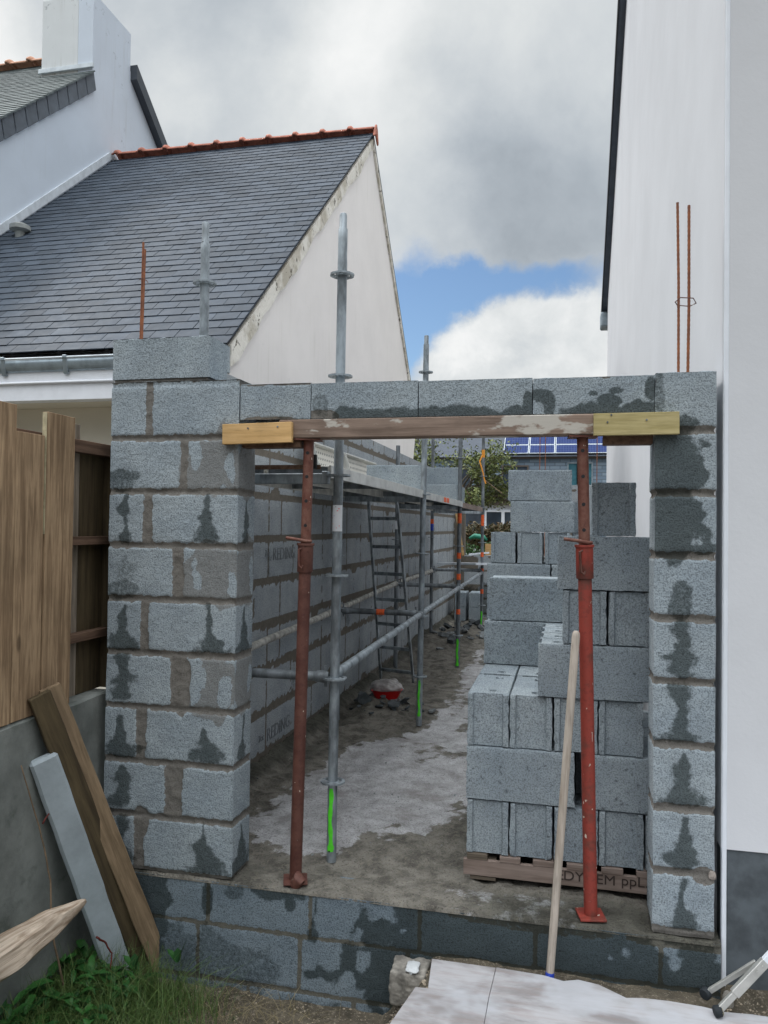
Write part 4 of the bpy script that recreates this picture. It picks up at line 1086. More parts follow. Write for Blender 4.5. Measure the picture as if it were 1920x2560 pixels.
# U-section transoms under the decks
for (x0, y0_, x1, y1_) in ((-.36, .35, .35, .35), (-.40, 3.06, .318, 3.07), (-.415, 5.5, .264, 5.85), (-.43, 8.05, .252, 8.7)):
    MB().bar((x0+.03, y0_, 1.888), (x1-.03, y1_, 1.888), .05, .052, (0, 1, 0)).build('deck_transom', M_galv, sc, bevel=.004)
    for xx, yy in ((x0, y0_), (x1, y1_)):
        MB().box((xx-.045 if xx > 0 else xx+.015, yy-.028, 1.862), (xx-.015 if xx > 0 else xx+.045, yy+.028, 1.925)).build('transom_head', M_galv, sc, bevel=.003)
MB().bar((-.33, .322, 1.945), (.30, .322, 1.945), .012, .022, (0, 1, 0)).build('toe_rail', M_rail, sc) 
MB().box((.265, .29, 1.935), (.285, .312, 2.005)).build('locking_lever', M_dark, sc)

def deck(y0, y1, x0, x1, z, label, mat=M_deck, wooden=False):
    e = empty('scaffold_deck', ((x0+x1)/2, (y0+y1)/2, z), label, 'scaffold deck', 'scaffold decks')
    hw = (x1-x0)/2-.006
    for i in range(2):
        xa = x0+i*(hw+.012); xb = xa+hw
        m = MB(); m.box((xa, y0, z-.006), (xb, y1, z)); m.box((xa, y0, z-.058), (xa+.006, y1, z-.006)); m.box((xb-.006, y0, z-.058), (xb, y1, z-.006))
        m.build('deck_panel', mat, e, bevel=.0015)
        for yy in (y0+.01, (y0+y1)/2, y1-.03): MB().box((xa+.006, yy, z-.05), (xb-.006, yy+.02, z-.0065)).build('cross_rib', M_galvd, e)
    MB().box((x1+.0005, y0+.0, z-.060), (x1+.012, y1, z+.004)).build('edge_channel', M_alu if not wooden else M_pallet, e, bevel=.001)
    return e
deck(.38, 3.03, -.355, .325, 1.955, 'nearest scaffold deck with a pale metal edge, meeting the first steel upright')
d2 = deck(3.11, 5.82, -.395, .30, 1.955, 'middle scaffold deck with two orange paint marks on its edge')
for yy in (4.32, 4.52): MB().box((.3125, yy, 1.905), (.3135, yy+.16, 1.952)).build('paint_mark', M_orange, d2)
deck(5.92, 8.35, -.42, .275, 1.95, 'farthest scaffold deck with a timber edge', M_deck, True)

# perforated steel panels leaning on the wall above the deck
def perf_mesh_mat():
    m, t, b = newmat('perforated_sheet'); v = ocoord(t, kind='Object')
    sp = t.nodes.new('ShaderNodeSeparateXYZ'); t.links.new(v, sp.inputs[0])
    def cell(s, f): 
        q = mth(t, 'MULTIPLY', s, f); return mth(t, 'ABSOLUTE', mth(t, 'SUBTRACT', mth(t, 'FRACT', q), .5))
    q = mth(t, 'SQRT', mth(t, 'ADD', mth(t, 'POWER', cell(sp.outputs[0], 20.), 2), mth(t, 'POWER', cell(sp.outputs[1], 20.), 2)))
    c = mixcol(t, smooth(t, q, .20, .26), (.10, .10, .09), (.62, .60, .54))
    t.links.new(c, b.inputs['Base Color']); b.inputs['Roughness'].default_value = .5; b.inputs['Metallic'].default_value = .2
    return m
M_perf = perf_mesh_mat()
def leaning_panel(y0, y1, label):
    e = empty('perforated_deck_panel', (-.345, (y0+y1)/2, 1.965), label, 'deck panel', 'perforated panels leaning on the block wall')
    rot = None
    L = (y1-y0)/2
    def mk(nm, a_, b_, mat):
        m = MB().box(a_, b_); o = m.build(nm, mat, None, bevel=.002); o.parent = e; o.rotation_euler = (0, R(74), 0); return o
    mk('perforated_sheet', (-.32, -L, .0), (-.0, L, .004), M_perf)
    mk('rim', (-.335, -L, -.006), (-.3205, L, .045), M_alu); mk('rim', (.0005, -L, -.006), (.014, L, .045), M_alu)
    mk('rim', (-.32, -L-.008, -.02), (0, -L-.0005, .045), M_alu); mk('rim', (-.32, L+.0005, -.02), (0, L+.008, .045), M_alu)
leaning_panel(2.30, 3.15, 'near perforated steel panel leaning on the wall above the first deck')
leaning_panel(3.20, 4.35, 'far perforated steel panel leaning on the wall above the first deck')
# blocks waiting on the decks
put_block(-.01, 3.50, 1.956, R(3), 'long grey block lying on the deck behind the second upright', 'loose blocks standing on the scaffold decks', 'concrete block')
put_block(-.04, 3.74, 1.956, R(-2), 'grey block on the deck just behind the first one', 'loose blocks standing on the scaffold decks', 'concrete block')
stub(7.35, 9.9, 1.956+.0, 2.36, 'raised stub of wall blocks beyond the far deck, topped by a pink mark', 61) if False else None
for i in range(4):
    put_block(-.10+.0*i, 6.55+i*.215, 1.952, R(0), ['first', 'second', 'third', 'last'][i]+' of four blocks in a row on the far deck, counted from the camera', 'loose blocks standing on the scaffold decks', 'concrete block')
o = put_block(-.12, 6.98, 2.2, R(0), 'block lying on top of the row on the far deck, marked with pink spray', 'loose blocks standing on the scaffold decks', 'concrete block')
pk = MB().box((-.14, -.07, .2475), (.14, .07, .2485)).build('pink_mark', M_pink, None); pk.parent = o

# ladder hanging under the deck hatch
ld = empty('access_ladder', (-.02, 4.4, 0), 'narrow steel access ladder standing behind the second upright', 'ladder')
la, lb = Vector((-.395, 4.68, .05)), Vector((-.02, 4.56, .05)); ua, ub = Vector((-.245, 3.45, 1.895)), Vector((.035, 3.37, 1.895))
def lrail(p, q): MB().bar(p, q, .022, .05, (1, 0, 0)).build('side_rail', M_galv, ld, bevel=.003)
lrail(la, ua); lrail(lb, ub)
for i in range(7):
    t_ = .055+i*.142; MB().bar(la+(ua-la)*t_, lb+(ub-lb)*t_, .032, .026, (0, 0, 1)).build('rung', M_galv, ld, bevel=.003)

# ================================================================== SLATE ROOFS
def slates(name, o, u, n_, uw, vv, L, cols_w, expo, mat, parent, thick=.009, seed=3, jitter=.004, v0=0., clip=None):
    """o: lower left corner; u: unit along eave; vv: unit up the slope; n_: normal; overlapping slates as thin tilted boxes"""
    rnd = random.Random(seed); o, u, vv, n_ = Vector(o), Vector(u), Vector(vv), Vector(n_)
    V, F = [], []; rows = int(L/expo)+1; tilt = thick*1.6/(expo*1.9)
    for r_ in range(rows):
        nc = int(uw/cols_w)+2
        for c in range(nc):
            a0 = (c-(.5 if r_ % 2 else 0))*cols_w+.003; a1 = a0+cols_w-.006
            a0, a1 = max(a0, 0), min(a1, uw)
            if a1-a0 < .02: continue
            b0 = r_*expo+rnd.uniform(-jitter, jitter)*.6; b1 = min(b0+expo*1.9, L)
            if b1-b0 < .02: continue
            dt = rnd.uniform(-.0012, .0016); sk = rnd.uniform(-.002, .002)
            def pt(a, b, h): return o+u*a+vv*b+n_*h
            h0 = thick*1.9+dt; h1 = h0-(b1-b0)*tilt
            q = [pt(a0, b0+sk, h0), pt(a1, b0-sk, h0), pt(a1, b1, h1), pt(a0, b1, h1)]
            p_ = [x-n_*thick for x in q]; k = len(V); V += [tuple(x) for x in q+p_]
            F += [(k, k+1, k+2, k+3), (k, k+4, k+5, k+1), (k+1, k+5, k+6, k+2), (k+3, k+7, k+4, k)]
    return MB().add(V, F).build(name, mat, parent, fix=False)
def ridge(pts0, pts1, n, mat, parent, r=.085, name='ridge_tile', lift=0.):
    p0, p1 = Vector(pts0), Vector(pts1); d = (p1-p0)/n
    x = d.normalized(); zax = Vector((0, 0, 1)); y = zax.cross(x).normalized()
    for i in range(n):
        V, F = [], []; secs = [(0., 1.0), (.10, 1.0), (.11, 1.15), (.15, 1.36), (.24, 1.36), (.29, 1.12), (.30, 1.0), (1.02, .96)]
        m = 9
        for (t_, s) in secs:
            c = p0+d*(i+t_)
            for k in range(m):
                a_ = math.pi*(.06+.88*k/(m-1)); V.append(c+y*(r*1.12*s*math.cos(a_))+zax*(r*.80*s*math.sin(a_)-r*.28))
        for a_ in range(len(secs)-1):
            for k in range(m-1): q = a_*m+k; F.append((q, q+1, q+m+1, q+m))
        ob = MB().add(V, F).build(name, mat, parent, smooth=35)
        md = ob.modifiers.new('thick', 'SOLIDIFY'); md.thickness = .012

# ================================================================== GARAGE WITH THE BIG SLATE ROOF (left neighbour)
XG, XT = -1.3, -5.5
ye, ze, yr, zr, yf, zf = 2.60, 3.150, 7.517, 7.385, 11.3, 3.55
ga = empty('garage', (-3.4, 7, -.1), 'low neighbouring building with a big dark slate roof, orange ridge and cream gable wall', 'building')
MB().box((XT, 3.02, -.1), (XG-.02, 11.0, 2.84)).build('wall', M_cream, ga)
# gable wall as a slab with thickness
MB().prism([(XG, 2.98, -.1), (XG, 2.98, 2.9), (XG, 2.74, 2.9), (XG, 2.70, ze-.02), (XG, yr, zr-.075), (XG, yf-.05, zf+.02), (XG, 11.0, 2.9), (XG, 11.0, -.1)], (-.2, 0, 0)).build('gable_wall', M_rcream, ga)
# slope
dv = Vector((0, yr-ye, zr-ze)); Ls = dv.length; dv.normalize(); nn = Vector((1, 0, 0)).cross(dv).normalized()
slates('front_slates', (XT+.005, ye, ze), (1, 0, 0), nn, XG+.035-XT, dv, Ls-.05, .238, .152, M_slate, ga, seed=5)
MB().add([tuple(Vector(p)-nn*.012) for p in ((XT, ye, ze), (XG+.02, ye, ze), (XG+.02, yr, zr), (XT, yr, zr))], [(0, 1, 2, 3)]).build('roof_deck', M_dark, ga)
dv2 = Vector((0, yf-yr, zf-zr)); L2 = dv2.length; dv2.normalize()
MB().prism([(XG+.03, yr, zr+.0), (XG+.03, yf, zf), (XG+.03, yf, zf-.05), (XG+.03, yr, zr-.05)], (XT-XG, 0, 0)).build('rear_slates', M_slate, ga)
# peeling render strip under the near rake
def strip(pa, pb, w0, w1, x0, x1, mat, name, par, seed, jag=.03):
    n = 60; V, F = [], []
    for i in range(n+1):
        t_ = i/n; y = pa[0]+(pb[0]-pa[0])*t_; z = pa[1]+(pb[1]-pa[1])*t_
        w = w0+(w1-w0)*t_+jag*float(fbm(np.array([t_*22.]), np.array([seed*1.])[0:1], 0, seed, 3)[0])
        for xx in (x0, x1):
            V += [(xx, y, z), (xx, y, z-w)]
    for i in range(n):
        k = i*4; F += [(k+2, k+6, k+7, k+3), (k+1, k+3, k+7, k+5), (k, k+4, k+6, k+2)]
    F += [(0, 2, 3, 1)]
    return MB().add(V, F).build(name, mat, par)
strip((ye+.10, ze+.02), (yr-.04, zr-.10), .21, .16, XG+.0005, XG+.034, M_peel, 'rake_render_strip', ga, 7, .09)
strip((yf-.1, zf+.06), (yr+.02, zr-.08), .10, .10, XG+.0005, XG+.03, M_peel, 'rake_render_strip', ga, 8, .02)
ridge((XT+.02, yr, zr+.05), (XG+.03, yr, zr+.03), 10, M_terra, ga, r=.105)
MB().prism([(XG+.045, yr-.13, zr-.10), (XG+.045, yr-.06, zr+.06), (XG+.045, yr, zr+.13), (XG+.045, yr+.06, zr+.06), (XG+.045, yr+.13, zr-.14), (XG+.045, yr, zr-.03)], (.035, 0, 0)).build('ridge_end_cap', M_terra, ga, bevel=.01)
# gutter, brackets, fascia
m = MB(); gy_, gz_ = 2.50, 3.090
gut = []
for k in range(9):
    a_ = R(180+20*k); gut.append((gy_+.055+.055*math.cos(a_), gz_-.02+.05*math.sin(a_)*2.1))
prof = gut+[(y, z+.004) for y, z in reversed(gut)]
V = []; F = []; npf = len(gut)
for xx in (XT, XG+.02): V += [(xx, y, z) for y, z in gut]
for k in range(npf-1): F.append((k, k+1, k+1+npf, k+npf))
g_ = MB().add(V, F).build('gutter', M_zinc, ga, smooth=True); md = g_.modifiers.new('t', 'SOLIDIFY'); md.thickness = .003
MB().tube([(XT, gy_-.001, gz_-.012), (XG+.02, gy_-.001, gz_-.012)], .009, 10).build('gutter_bead', M_zincl, g_, smooth=True)
for i in range(11):
    xx = -3.342+.62*(i-3) if i else -3.342-.62*3
    if xx > XG: continue
    b_ = MB().bar((xx, gy_-.006, gz_-.015), (xx-.012, gy_+.035, gz_-.150), .045, .012, (1, 0, 0)); b_.bar((xx-.012, gy_+.035, gz_-.147), (xx-.012, gy_+.12, gz_-.135), .045, .010, (1, 0, 0)); b_.box((xx-.02, gy_-.018, gz_-.022), (xx+.02, gy_+.01, gz_+.006))
    b_.build('gutter_bracket', M_zinc, ga, bevel=.004)
MB().box((XT, 2.555, 2.862), (XG-.1, 2.70, 3.02)).build('fascia', M_pvc, ga)
MB().tube([(XT, 2.545, 2.872), (XG-.1, 2.545, 2.872)], .012, 10).build('fascia_bead', M_pvc, ga, smooth=True)
MB().box((XT, 2.56, 2.720), (XG-.1, 2.70, 2.8615)).build('lower_fascia', M_pvc, ga)
MB().box((XT, 2.70, 2.718), (XG-.1, 3.019, 2.74)).build('soffit', M_cream, ga)
# roof vent
vp = Vector((-5.20, 5.02, 5.235)); m = MB().tube([vp-Vector((0, 0, .05)), vp+Vector((0, 0, .06))], .06, 16); m.tube([vp+Vector((0, 0, .055)), vp+Vector((0, 0, .075)), vp+Vector((0, 0, .125)), vp+Vector((0, 0, .15))], .1, 18, radii=[.085, .125, .125, .08])
m.build('roof_vent', simple('vent_concrete', (.33, .35, .34), .85, var=.2, bump=.3), ga, smooth=40)

# ================================================================== TALL HOUSE WITH CHIMNEY
ho_ = empty('house', (-9, 8, -.1), 'tall white rendered house with a stained chimney, behind the slate garage roof', 'house')
yA, zA = 7.75, 9.2        # ridge
sl1 = (8.517-6.786)/(6.96-4.999)
yE, zE = 2.6, zA-(yA-2.6)*sl1
sl2 = (8.579-8.078)/(8.55-7.922)
yF = 12.9; zF = zA-(yF-yA)*sl2
X2 = XT+.0
MB().prism([(X2, yE+.3, -.1), (X2, yE+.3, zE+.15), (X2, 6.9, zA-(yA-6.9)*sl1-.06), (X2, 6.9, 9.66), (X2, 7.93, 9.66), (X2, 7.93, zA-.18*sl2), (X2, yF-.3, zF+.1), (X2, yF-.3, -.1)], (-.25, 0, 0)).build('gable_wall', M_rblue, ho_)
MB().box((X2-8, yE+.3, -.1), (X2-.252, yF-.3, zE)).build('wall', M_rblue, ho_)
dv = Vector((0, yA-yE, zA-zE)); Ls = dv.length; dv.normalize(); nn = Vector((1, 0, 0)).cross(dv).normalized()
slates('front_slates', (X2-5.2, yE, zE), (1, 0, 0), nn, 4.3, dv, Ls, .25, .12, M_slategrey, ho_, seed=15, thick=.012)
slates('front_slates', (X2-.9, yE, zE), (1, 0, 0), nn, .97, dv, Ls*(6.87-yE)/(yA-yE), .25, .12, M_slategrey, ho_, seed=16, thick=.012)
MB().add([tuple(Vector(p)-nn*.014) for p in ((X2-8, yE, zE), (X2+.03, yE, zE), (X2+.03, 6.85, zA-(yA-6.85)*sl1), (X2-.90, 6.85, zA-(yA-6.85)*sl1), (X2-.90, yA, zA), (X2-8, yA, zA))], [(0, 1, 2, 3, 4, 5)]).build('roof_deck', M_dark, ho_)
MB().prism([(X2+.12, 7.94, zA-.19*sl2+.10), (X2+.12, yF, zF+.10), (X2+.12, yF, zF-.12), (X2+.12, 7.94, zA-.19*sl2-.14)], (-8, 0, 0)).build('rear_roof', M_barge, ho_)
# verge slates hung on the rake
nS = 24
for i in range(nS):
    t0, t1 = (i)/nS*Ls, (i+1.0)/nS*Ls
    p0 = Vector((X2+.03, yE, zE))+dv*t0; p1 = Vector((X2+.03, yE, zE))+dv*(t1-.025)
    if p1.y > 6.98: break
    dn = Vector((0, .25, -1)).normalized()*.26 if False else Vector((0, .07, -.25))
    a_ = [p0, p1, p1+dn*.98, p0+dn]
    a_ = [Vector((q.x+(.006 if k in (1, 2) else .0), q.y, q.z)) for k, q in enumerate(a_)]
    MB().prism(a_, (.010, 0, 0)).build('verge_slate', M_slatev, ho_, bevel=.006)
ridge((X2-5, yA, zA+.05), (X2-.93, yA, zA+.05), 10, M_terral, ho_, r=.13)
# rear barge of the far slope
if False: MB().prism([(X2+.02, 8.05, 8.75), (X2+.02, 8.28, 8.50), (X2+.02, 9.55, 7.15), (X2+.02, 9.40, 7.02), (X2+.02, 8.02, 8.46)], (.12, 0, 0)).build('barge_board', M_zinc, ho_, bevel=.01)
# flashing course above the garage roof
dvg = Vector((0, yr-ye, zr-ze)).normalized()
MB().bar(Vector((XT+.012, ye, ze+.10)), Vector((XT+.012, yr-.1, zr+.03)), .10, .022, (0, -.65, .76)).build('roof_abutment_render', simple('pale_abutment', (.66, .71, .76), .85), ho_)
ch = MB().box((X2-.89, 6.902, 8.0), (X2-.2505, 7.93, 9.658)).build('chimney', M_rchim, ho_, bevel=.012)
MB().box((X2-.91, 6.86, 8.50), (X2+.03, 6.899, 8.57)).build('flashing', M_zincl, ho_, bevel=.005)

# ================================================================== RIGHT HOUSE
XR = 2.12
rh = empty('house', (5, 4, -.2), 'plain white rendered house on the right with a dark grey plinth', 'house')
MB().prism([(XR, .03, .36), (XR, .03, 5.35), (XR, 4.6, 8.35), (XR, 9.2, 5.26), (XR, 9.2, -.15), (XR, .235, -.15), (XR, .235, .36)], (.3, 0, 0)).build('side_wall', M_rwhite, rh)
MB().box((XR+.001, .031, .361), (9, .33, 5.35)).build('front_wall', M_rwhite, rh)
MB().box((XR+.022, .036, -.35), (9, .33, .360)).build('plinth', M_plinth, rh)
MB().box((XR+.002, .026, -.19), (XR+.021, .06, 5.3)).build('corner_bead', M_white, rh, bevel=.003)
MB().box((XR+.3, 9.0, -.15), (9, 9.2, 5.2)).build('rear_wall', M_rwhite, rh)
d1 = Vector((0, 9.55-4.6, 0)); 
MB().prism([(XR-.075, 4.6, 8.45), (XR-.075, 9.50, 5.155), (XR-.075, 9.50, 5.04), (XR-.075, 4.6, 8.32)], (7, 0, 0)).build('rear_roof', M_darkroof, rh)
MB().prism([(XR-.075, 4.6, 8.45), (XR-.075, -.35, 5.12), (XR-.075, -.35, 5.0), (XR-.075, 4.6, 8.32)], (7, 0, 0)).build('front_roof', M_darkroof, rh)
for i in range(13):
    y0_ = 4.7+i*.37; z0_ = 8.45-(y0_-4.6)*.6725+.012
    MB().prism([(XR-.09, y0_, z0_), (XR-.09, y0_+.385, z0_-.259), (XR-.09, y0_+.385, z0_-.259-.155), (XR-.09, y0_, z0_-.15)], (.012, 0, 0)).build('verge_slate', M_fasc, rh)
MB().box((XR-.10, 9.30, 4.86), (XR+5, 9.62, 5.09)).build('gutter', M_zinc, rh, bevel=.02)

# ================================================================== LOW WALL AND FENCE ON THE LEFT
m = MB()
ly = np.linspace(-3.5, .12, 60)
V, F = [], []
for i, y in enumerate(ly):
    tz = .812+.006*float(vn(np.array([y*6]), np.array([0.]), 0, 4)[0]); wob = .004*float(vn(np.array([y*5]), np.array([2.]), 0, 5)[0])
    for (x, z) in ((-.90, -.9), (-.90, tz-.004), (-.885, tz+.004), (-.735, tz+.006), (-.722+wob, tz-.006), (-.718+wob, -.9)): V.append((x, y, z))
for i in range(len(ly)-1):
    for k in range(5): q = i*6+k; F.append((q, q+6, q+7, q+1))
F += [tuple(range(6)), tuple(reversed(range(len(V)-6, len(V))))]
o = MB().add(V, F).build('garden_wall', M_lowwall, None, smooth=30, loc=(-.8, -1.5, -.5)); tag(o, 'low damp concrete wall carrying the wooden fence on the left', 'low wall')
fe = empty('fence', (-.76, -.6, .8), 'brown vertical board fence with uneven tops standing on the low wall at the left', 'fence')
bd = [(-.606, -.80, 2.137, 0), (-.416, -.596, 2.030, 0), (-.213, -.409, 2.137, 0), (-1.0, -.805, 2.06, 0), (-1.2, -1.005, 2.14, 0), (-1.4, -1.205, 2.05, 0), (-1.6, -1.405, 2.12, 0), (-1.8, -1.605, 2.06, 0)]
for (ya, yb, zt, f_) in bd:
    rot = Matrix.Rotation(R(random.uniform(-.25, .25)), 3, 'X')
    xo = -.722-(0.004 if zt < 2.1 else 0)
    MB().box((xo-.024, yb, .822), (xo, ya, zt), rot, (xo, (ya+yb)/2, .83)).build('board', M_fence, fe, bevel=.0015)
    if abs(yb+.409) < .001: MB().box((xo-.023, yb-.0012, 1.6), (xo-.001, yb-.0002, zt-.002)).build('lit_board_edge', M_fencecap, fe)  # pale strip paints the light caught by this board's edge
for z0_, z1_ in ((1.985, 2.045), (1.545, 1.585), (1.085, 1.125)):
    MB().box((-.795, -1.8, z0_), (-.7465, .14, z1_)).build('rail', M_rail, fe, bevel=.002)
MB().box((-.815, -.235, .822), (-.7955, -.062, 2.125)).build('board', M_fence_grey, fe, bevel=.0015)
MB().box((-.800, .141, .822), (-.70, .16, 2.03)).build('board', M_plankd, fe)  # added dark board closing the gap, shade put into its colour
MB().box((-.816, -.056, .822), (-.7955, .14, 2.052)).build('board', M_plankd, fe, bevel=.0015)  # added dark board, painting the shade of the gap beside the pillar
for (ya, yb, zt) in ((-.24, -.44, 1.96), (-.445, -.64, 1.96), (-.645, -.84, 1.96), (-.845, -1.04, 1.96), (-1.045, -1.24, 1.96)):
    MB().box((-.815, yb, .822), (-.7965, ya, zt)).build('board', M_rail, fe)

# ================================================================== THINGS LEANING ON THE LOW WALL
def plank(p0, p1, w, h, side, mat, label, cat, name, bevel=.003, taper=None):
    """long timber: mesh in its own axes so that grain runs along z"""
    p0, p1 = Vector(p0), Vector(p1); L = (p1-p0).length
    zax = (p1-p0).normalized(); s = Vector(side); s = (s-zax*s.dot(zax)).normalized(); n = zax.cross(s)
    rot = Matrix((s, n, zax)).transposed().to_4x4(); rot.translation = p0
    m = MB(); k = 14
    V, F = [], []
    for i in range(k+1):
        z = L*i/k
        for a_, b_ in ((-1, -1), (1, -1), (1, 1), (-1, 1)):
            V.append((a_*w/2+.0012*math.sin(i*2.1+a_), b_*h/2+.0012*math.sin(i*1.7+b_), z))
    for i in range(k):
        for j in range(4): q = i*4+j; r_ = i*4+(j+1) % 4; F.append((q, r_, r_+4, q+4))
    F += [(3, 2, 1, 0), tuple(range(4*k, 4*k+4))]
    o = MB().add(V, F).build(name, mat, None, bevel=bevel)
    o.matrix_world = rot
    return tag(o, label, cat)
plank((-.36, .03, -.47), (-.690, -.400, .935), .088, .028, (.62, .66, .35), M_plank, 'long brown plank leaning across the low wall, nearest the left pillar', 'plank', 'plank')
plank((-.432, .012, -.47), (-.692, -.468, .915), .095, .030, (.5, .8, .25), M_plankd, 'dark plank leaning between the brown plank and the concrete post', 'plank', 'plank')
plank((-.505, -.075, -.49), (-.685, -.445, .645), .118, .05, (.62, .66, .35), M_post, 'pale grey concrete fence post leaning on the low wall beside the dark plank', 'concrete post', 'concrete_post', bevel=.012)
# bramble stems on the low wall
def stem(pts, r, mat, label, name='bramble_stem'):
    P_ = [Vector(p) for p in pts]; full = []
    for i in range(len(P_)-1):
        for j in range(5): full.append(P_[i].lerp(P_[i+1], j/5)+Vector((0, random.uniform(-.003, .003), 0)))
    full.append(P_[-1]); n = len(full)
    o = MB().tube(full, r, 7, radii=[r*(1-.5*i/n) for i in range(n)]).build(name, mat, None, smooth=True, loc=pts[0])
    return tag(o, label, 'stem')
stem([(-.62, -.33, -.45), (-.64, -.42, -.10), (-.665, -.40, .10), (-.69, -.45, .35), (-.700, -.56, .64)], .005, M_twig, 'thin dry stem rising against the low wall behind the concrete post')
stem([(-.675, -.45, .36), (-.66, -.40, .42)], .004, M_twigr, 'short broken reddish side twig on the dry stem', 'twig')
stem([(-.50, -.30, -.17), (-.49, -.25, -.22), (-.475, -.22, -.28), (-.47, -.235, -.34)], .005, M_twigr, 'curved red stem below the tip of the split stake')

# split pointed stake in the lower left corner
def stake():
    p1 = Vector((-.426, -.50, .09)); p0 = p1+Vector((-.163, -.30, -.10))*4.6
    z = (p1-p0).normalized(); side = Vector((0, 0, 1)); n = (side-z*side.dot(z)).normalized(); s = z.cross(n)
    L = (p1-p0).length; V, F = [], []; k = 110; rng = 16
    for i in range(k+1):
        t_ = i/k; dm = (1.003-t_)*L; w = .058*min(1, dm/.30)**.62+.002; h_ = .060*min(1, dm/.26)**.62+.002
        for j in range(rng):
            a_ = 2*math.pi*(j+.5)/rng; c_, s_ = math.cos(a_), math.sin(a_)
            q = (abs(c_)**6+abs(s_)**6)**(-1/6)
            rr_ = 1+.03*math.sin(t_*57)*(j % 3)+.09*float(vn(np.array([j*1.1]), np.array([t_*5]), 0, 6)[0])+.05*math.sin(j*2.7)*(.5+.5*math.sin(t_*31+j))
            V.append((L*t_, c_*q*w*rr_, s_*q*h_*rr_))
    for i in range(k):
        for j in range(rng): F.append((i*rng+j, i*rng+(j+1) % rng, (i+1)*rng+(j+1) % rng, (i+1)*rng+j))
    F += [tuple(reversed(range(rng))), tuple(range(k*rng, k*rng+rng))]
    o = MB().add(V, F).build('wooden_stake', M_stake, None, smooth=35)
    rot = Matrix((z, s, n)).transposed().to_4x4(); rot.translation = p0; o.matrix_world = rot
    return tag(o, 'split pale wooden stake with sharpened tip above the weeds at the lower left', 'stake')

# ================================================================== PLYWOOD, CONCRETE LUMP, FOLDING LEGS
def sheet(poly, z, th, label, name, zf=None):
    n = len(poly); bm = bmesh.new()
    vs = [bm.verts.new((x, y, (zf(x, y) if zf else z))) for x, y in poly]
    f = bm.faces.new(vs); bmesh.ops.triangulate(bm, faces=[f]); bm.faces.ensure_lookup_table()
    r_ = bmesh.ops.extrude_face_region(bm, geom=bm.faces[:]); ve = [g for g in r_['geom'] if isinstance(g, bmesh.types.BMVert)]
    bmesh.ops.translate(bm, vec=(0, 0, -th), verts=ve); bmesh.ops.recalc_face_normals(bm, faces=bm.faces)
    me = bpy.data.meshes.new(name); bm.to_mesh(me); bm.free(); me.materials.append(M_ply)
    o = bpy.data.objects.new(name, me); COL.objects.link(o)
    return tag(o, label, 'plywood sheet', 'plywood sheets laid over the ground')
sheet([(.955, -.075), (1.225, -.075), (1.215, -.30), (1.20, -1.9), (.80, -1.9), (.86, -.62), (.925, -.292), (.975, -.288)], -.186, .018, 'pinkish dusty plywood sheet with a stepped left edge, lying left of the wooden handle foot', 'plywood_sheet')
edge = [(1.05, -.098)]
pts = [(1.228, -.079), (1.30, -.083), (1.42, -.088), (1.50, -.110), (1.56, -.085), (1.64, -.10), (1.74, -.165), (1.80, -.150), (1.90, -.145), (2.02, -.150), (2.10, -.165), (2.20, -.155), (2.5, -.16), (3.4, -.2), (3.4, -1.9), (1.203, -1.9), (1.218, -.30)]
sheet(pts, -.182, .018, 'large dusty pale plywood sheet with a ragged far edge, in front of the doorway', 'plywood_sheet')
def lump(cx, cy, cz, rx, ry, rz, mat, label, name, cat, seed, sub=4, rough=.25, group=None, sq=2.6):
    bm = bmesh.new(); bmesh.ops.create_icosphere(bm, subdivisions=sub, radius=1)
    co = np.array([v.co[:] for v in bm.verts])
    q = (np.abs(co)**sq).sum(1)**(-1/sq); co = co*q[:, None]
    d = 1+rough*fbm(co[:, 0]*1.3+seed, co[:, 1]*1.3, co[:, 2]*1.3, seed, 4)
    co = co*d[:, None]*np.array([rx, ry, rz])
    for v, c in zip(bm.verts, co): v.co = c
    me = bpy.data.meshes.new(name); bm.to_mesh(me); bm.free(); me.materials.append(mat)
    o = bpy.data.objects.new(name, me); COL.objects.link(o); o.location = (cx, cy, cz)
    if sub > 3:
        for p in me.polygons: p.use_smooth = True
    return tag(o, label, cat, group)
lump(.868, -.11, -.275, .078, .070, .072, M_lump, 'broken lump of rough concrete at the left corner of the plywood', 'concrete_lump', 'concrete lump', 23, 6, .2, sq=14)
o = lump(.885, -.14, -.196, .028, .04, .012, simple('lime_splash', (.50, .52, .53), .9, var=.1), 'white cement dab on top of the broken concrete lump', 'cement_dab', 'cement dab', 5, 4, .5)
lump(2.135, -.035, -.215, .022, .03, .035, M_lump, 'small lump of mortar at the foot of the white corner strip', 'mortar_lump', 'mortar lump', 8, 4, .3)
o = lump(2.082, .004, .262, .014, .006, .018, simple('pale_mortar', (.32, .28, .25), .95, var=.3, bump=.8), 'pale mortar lump squeezed out low on the right pillar edge', 'mortar_lump', 'mortar lump', 18, 4, .4)
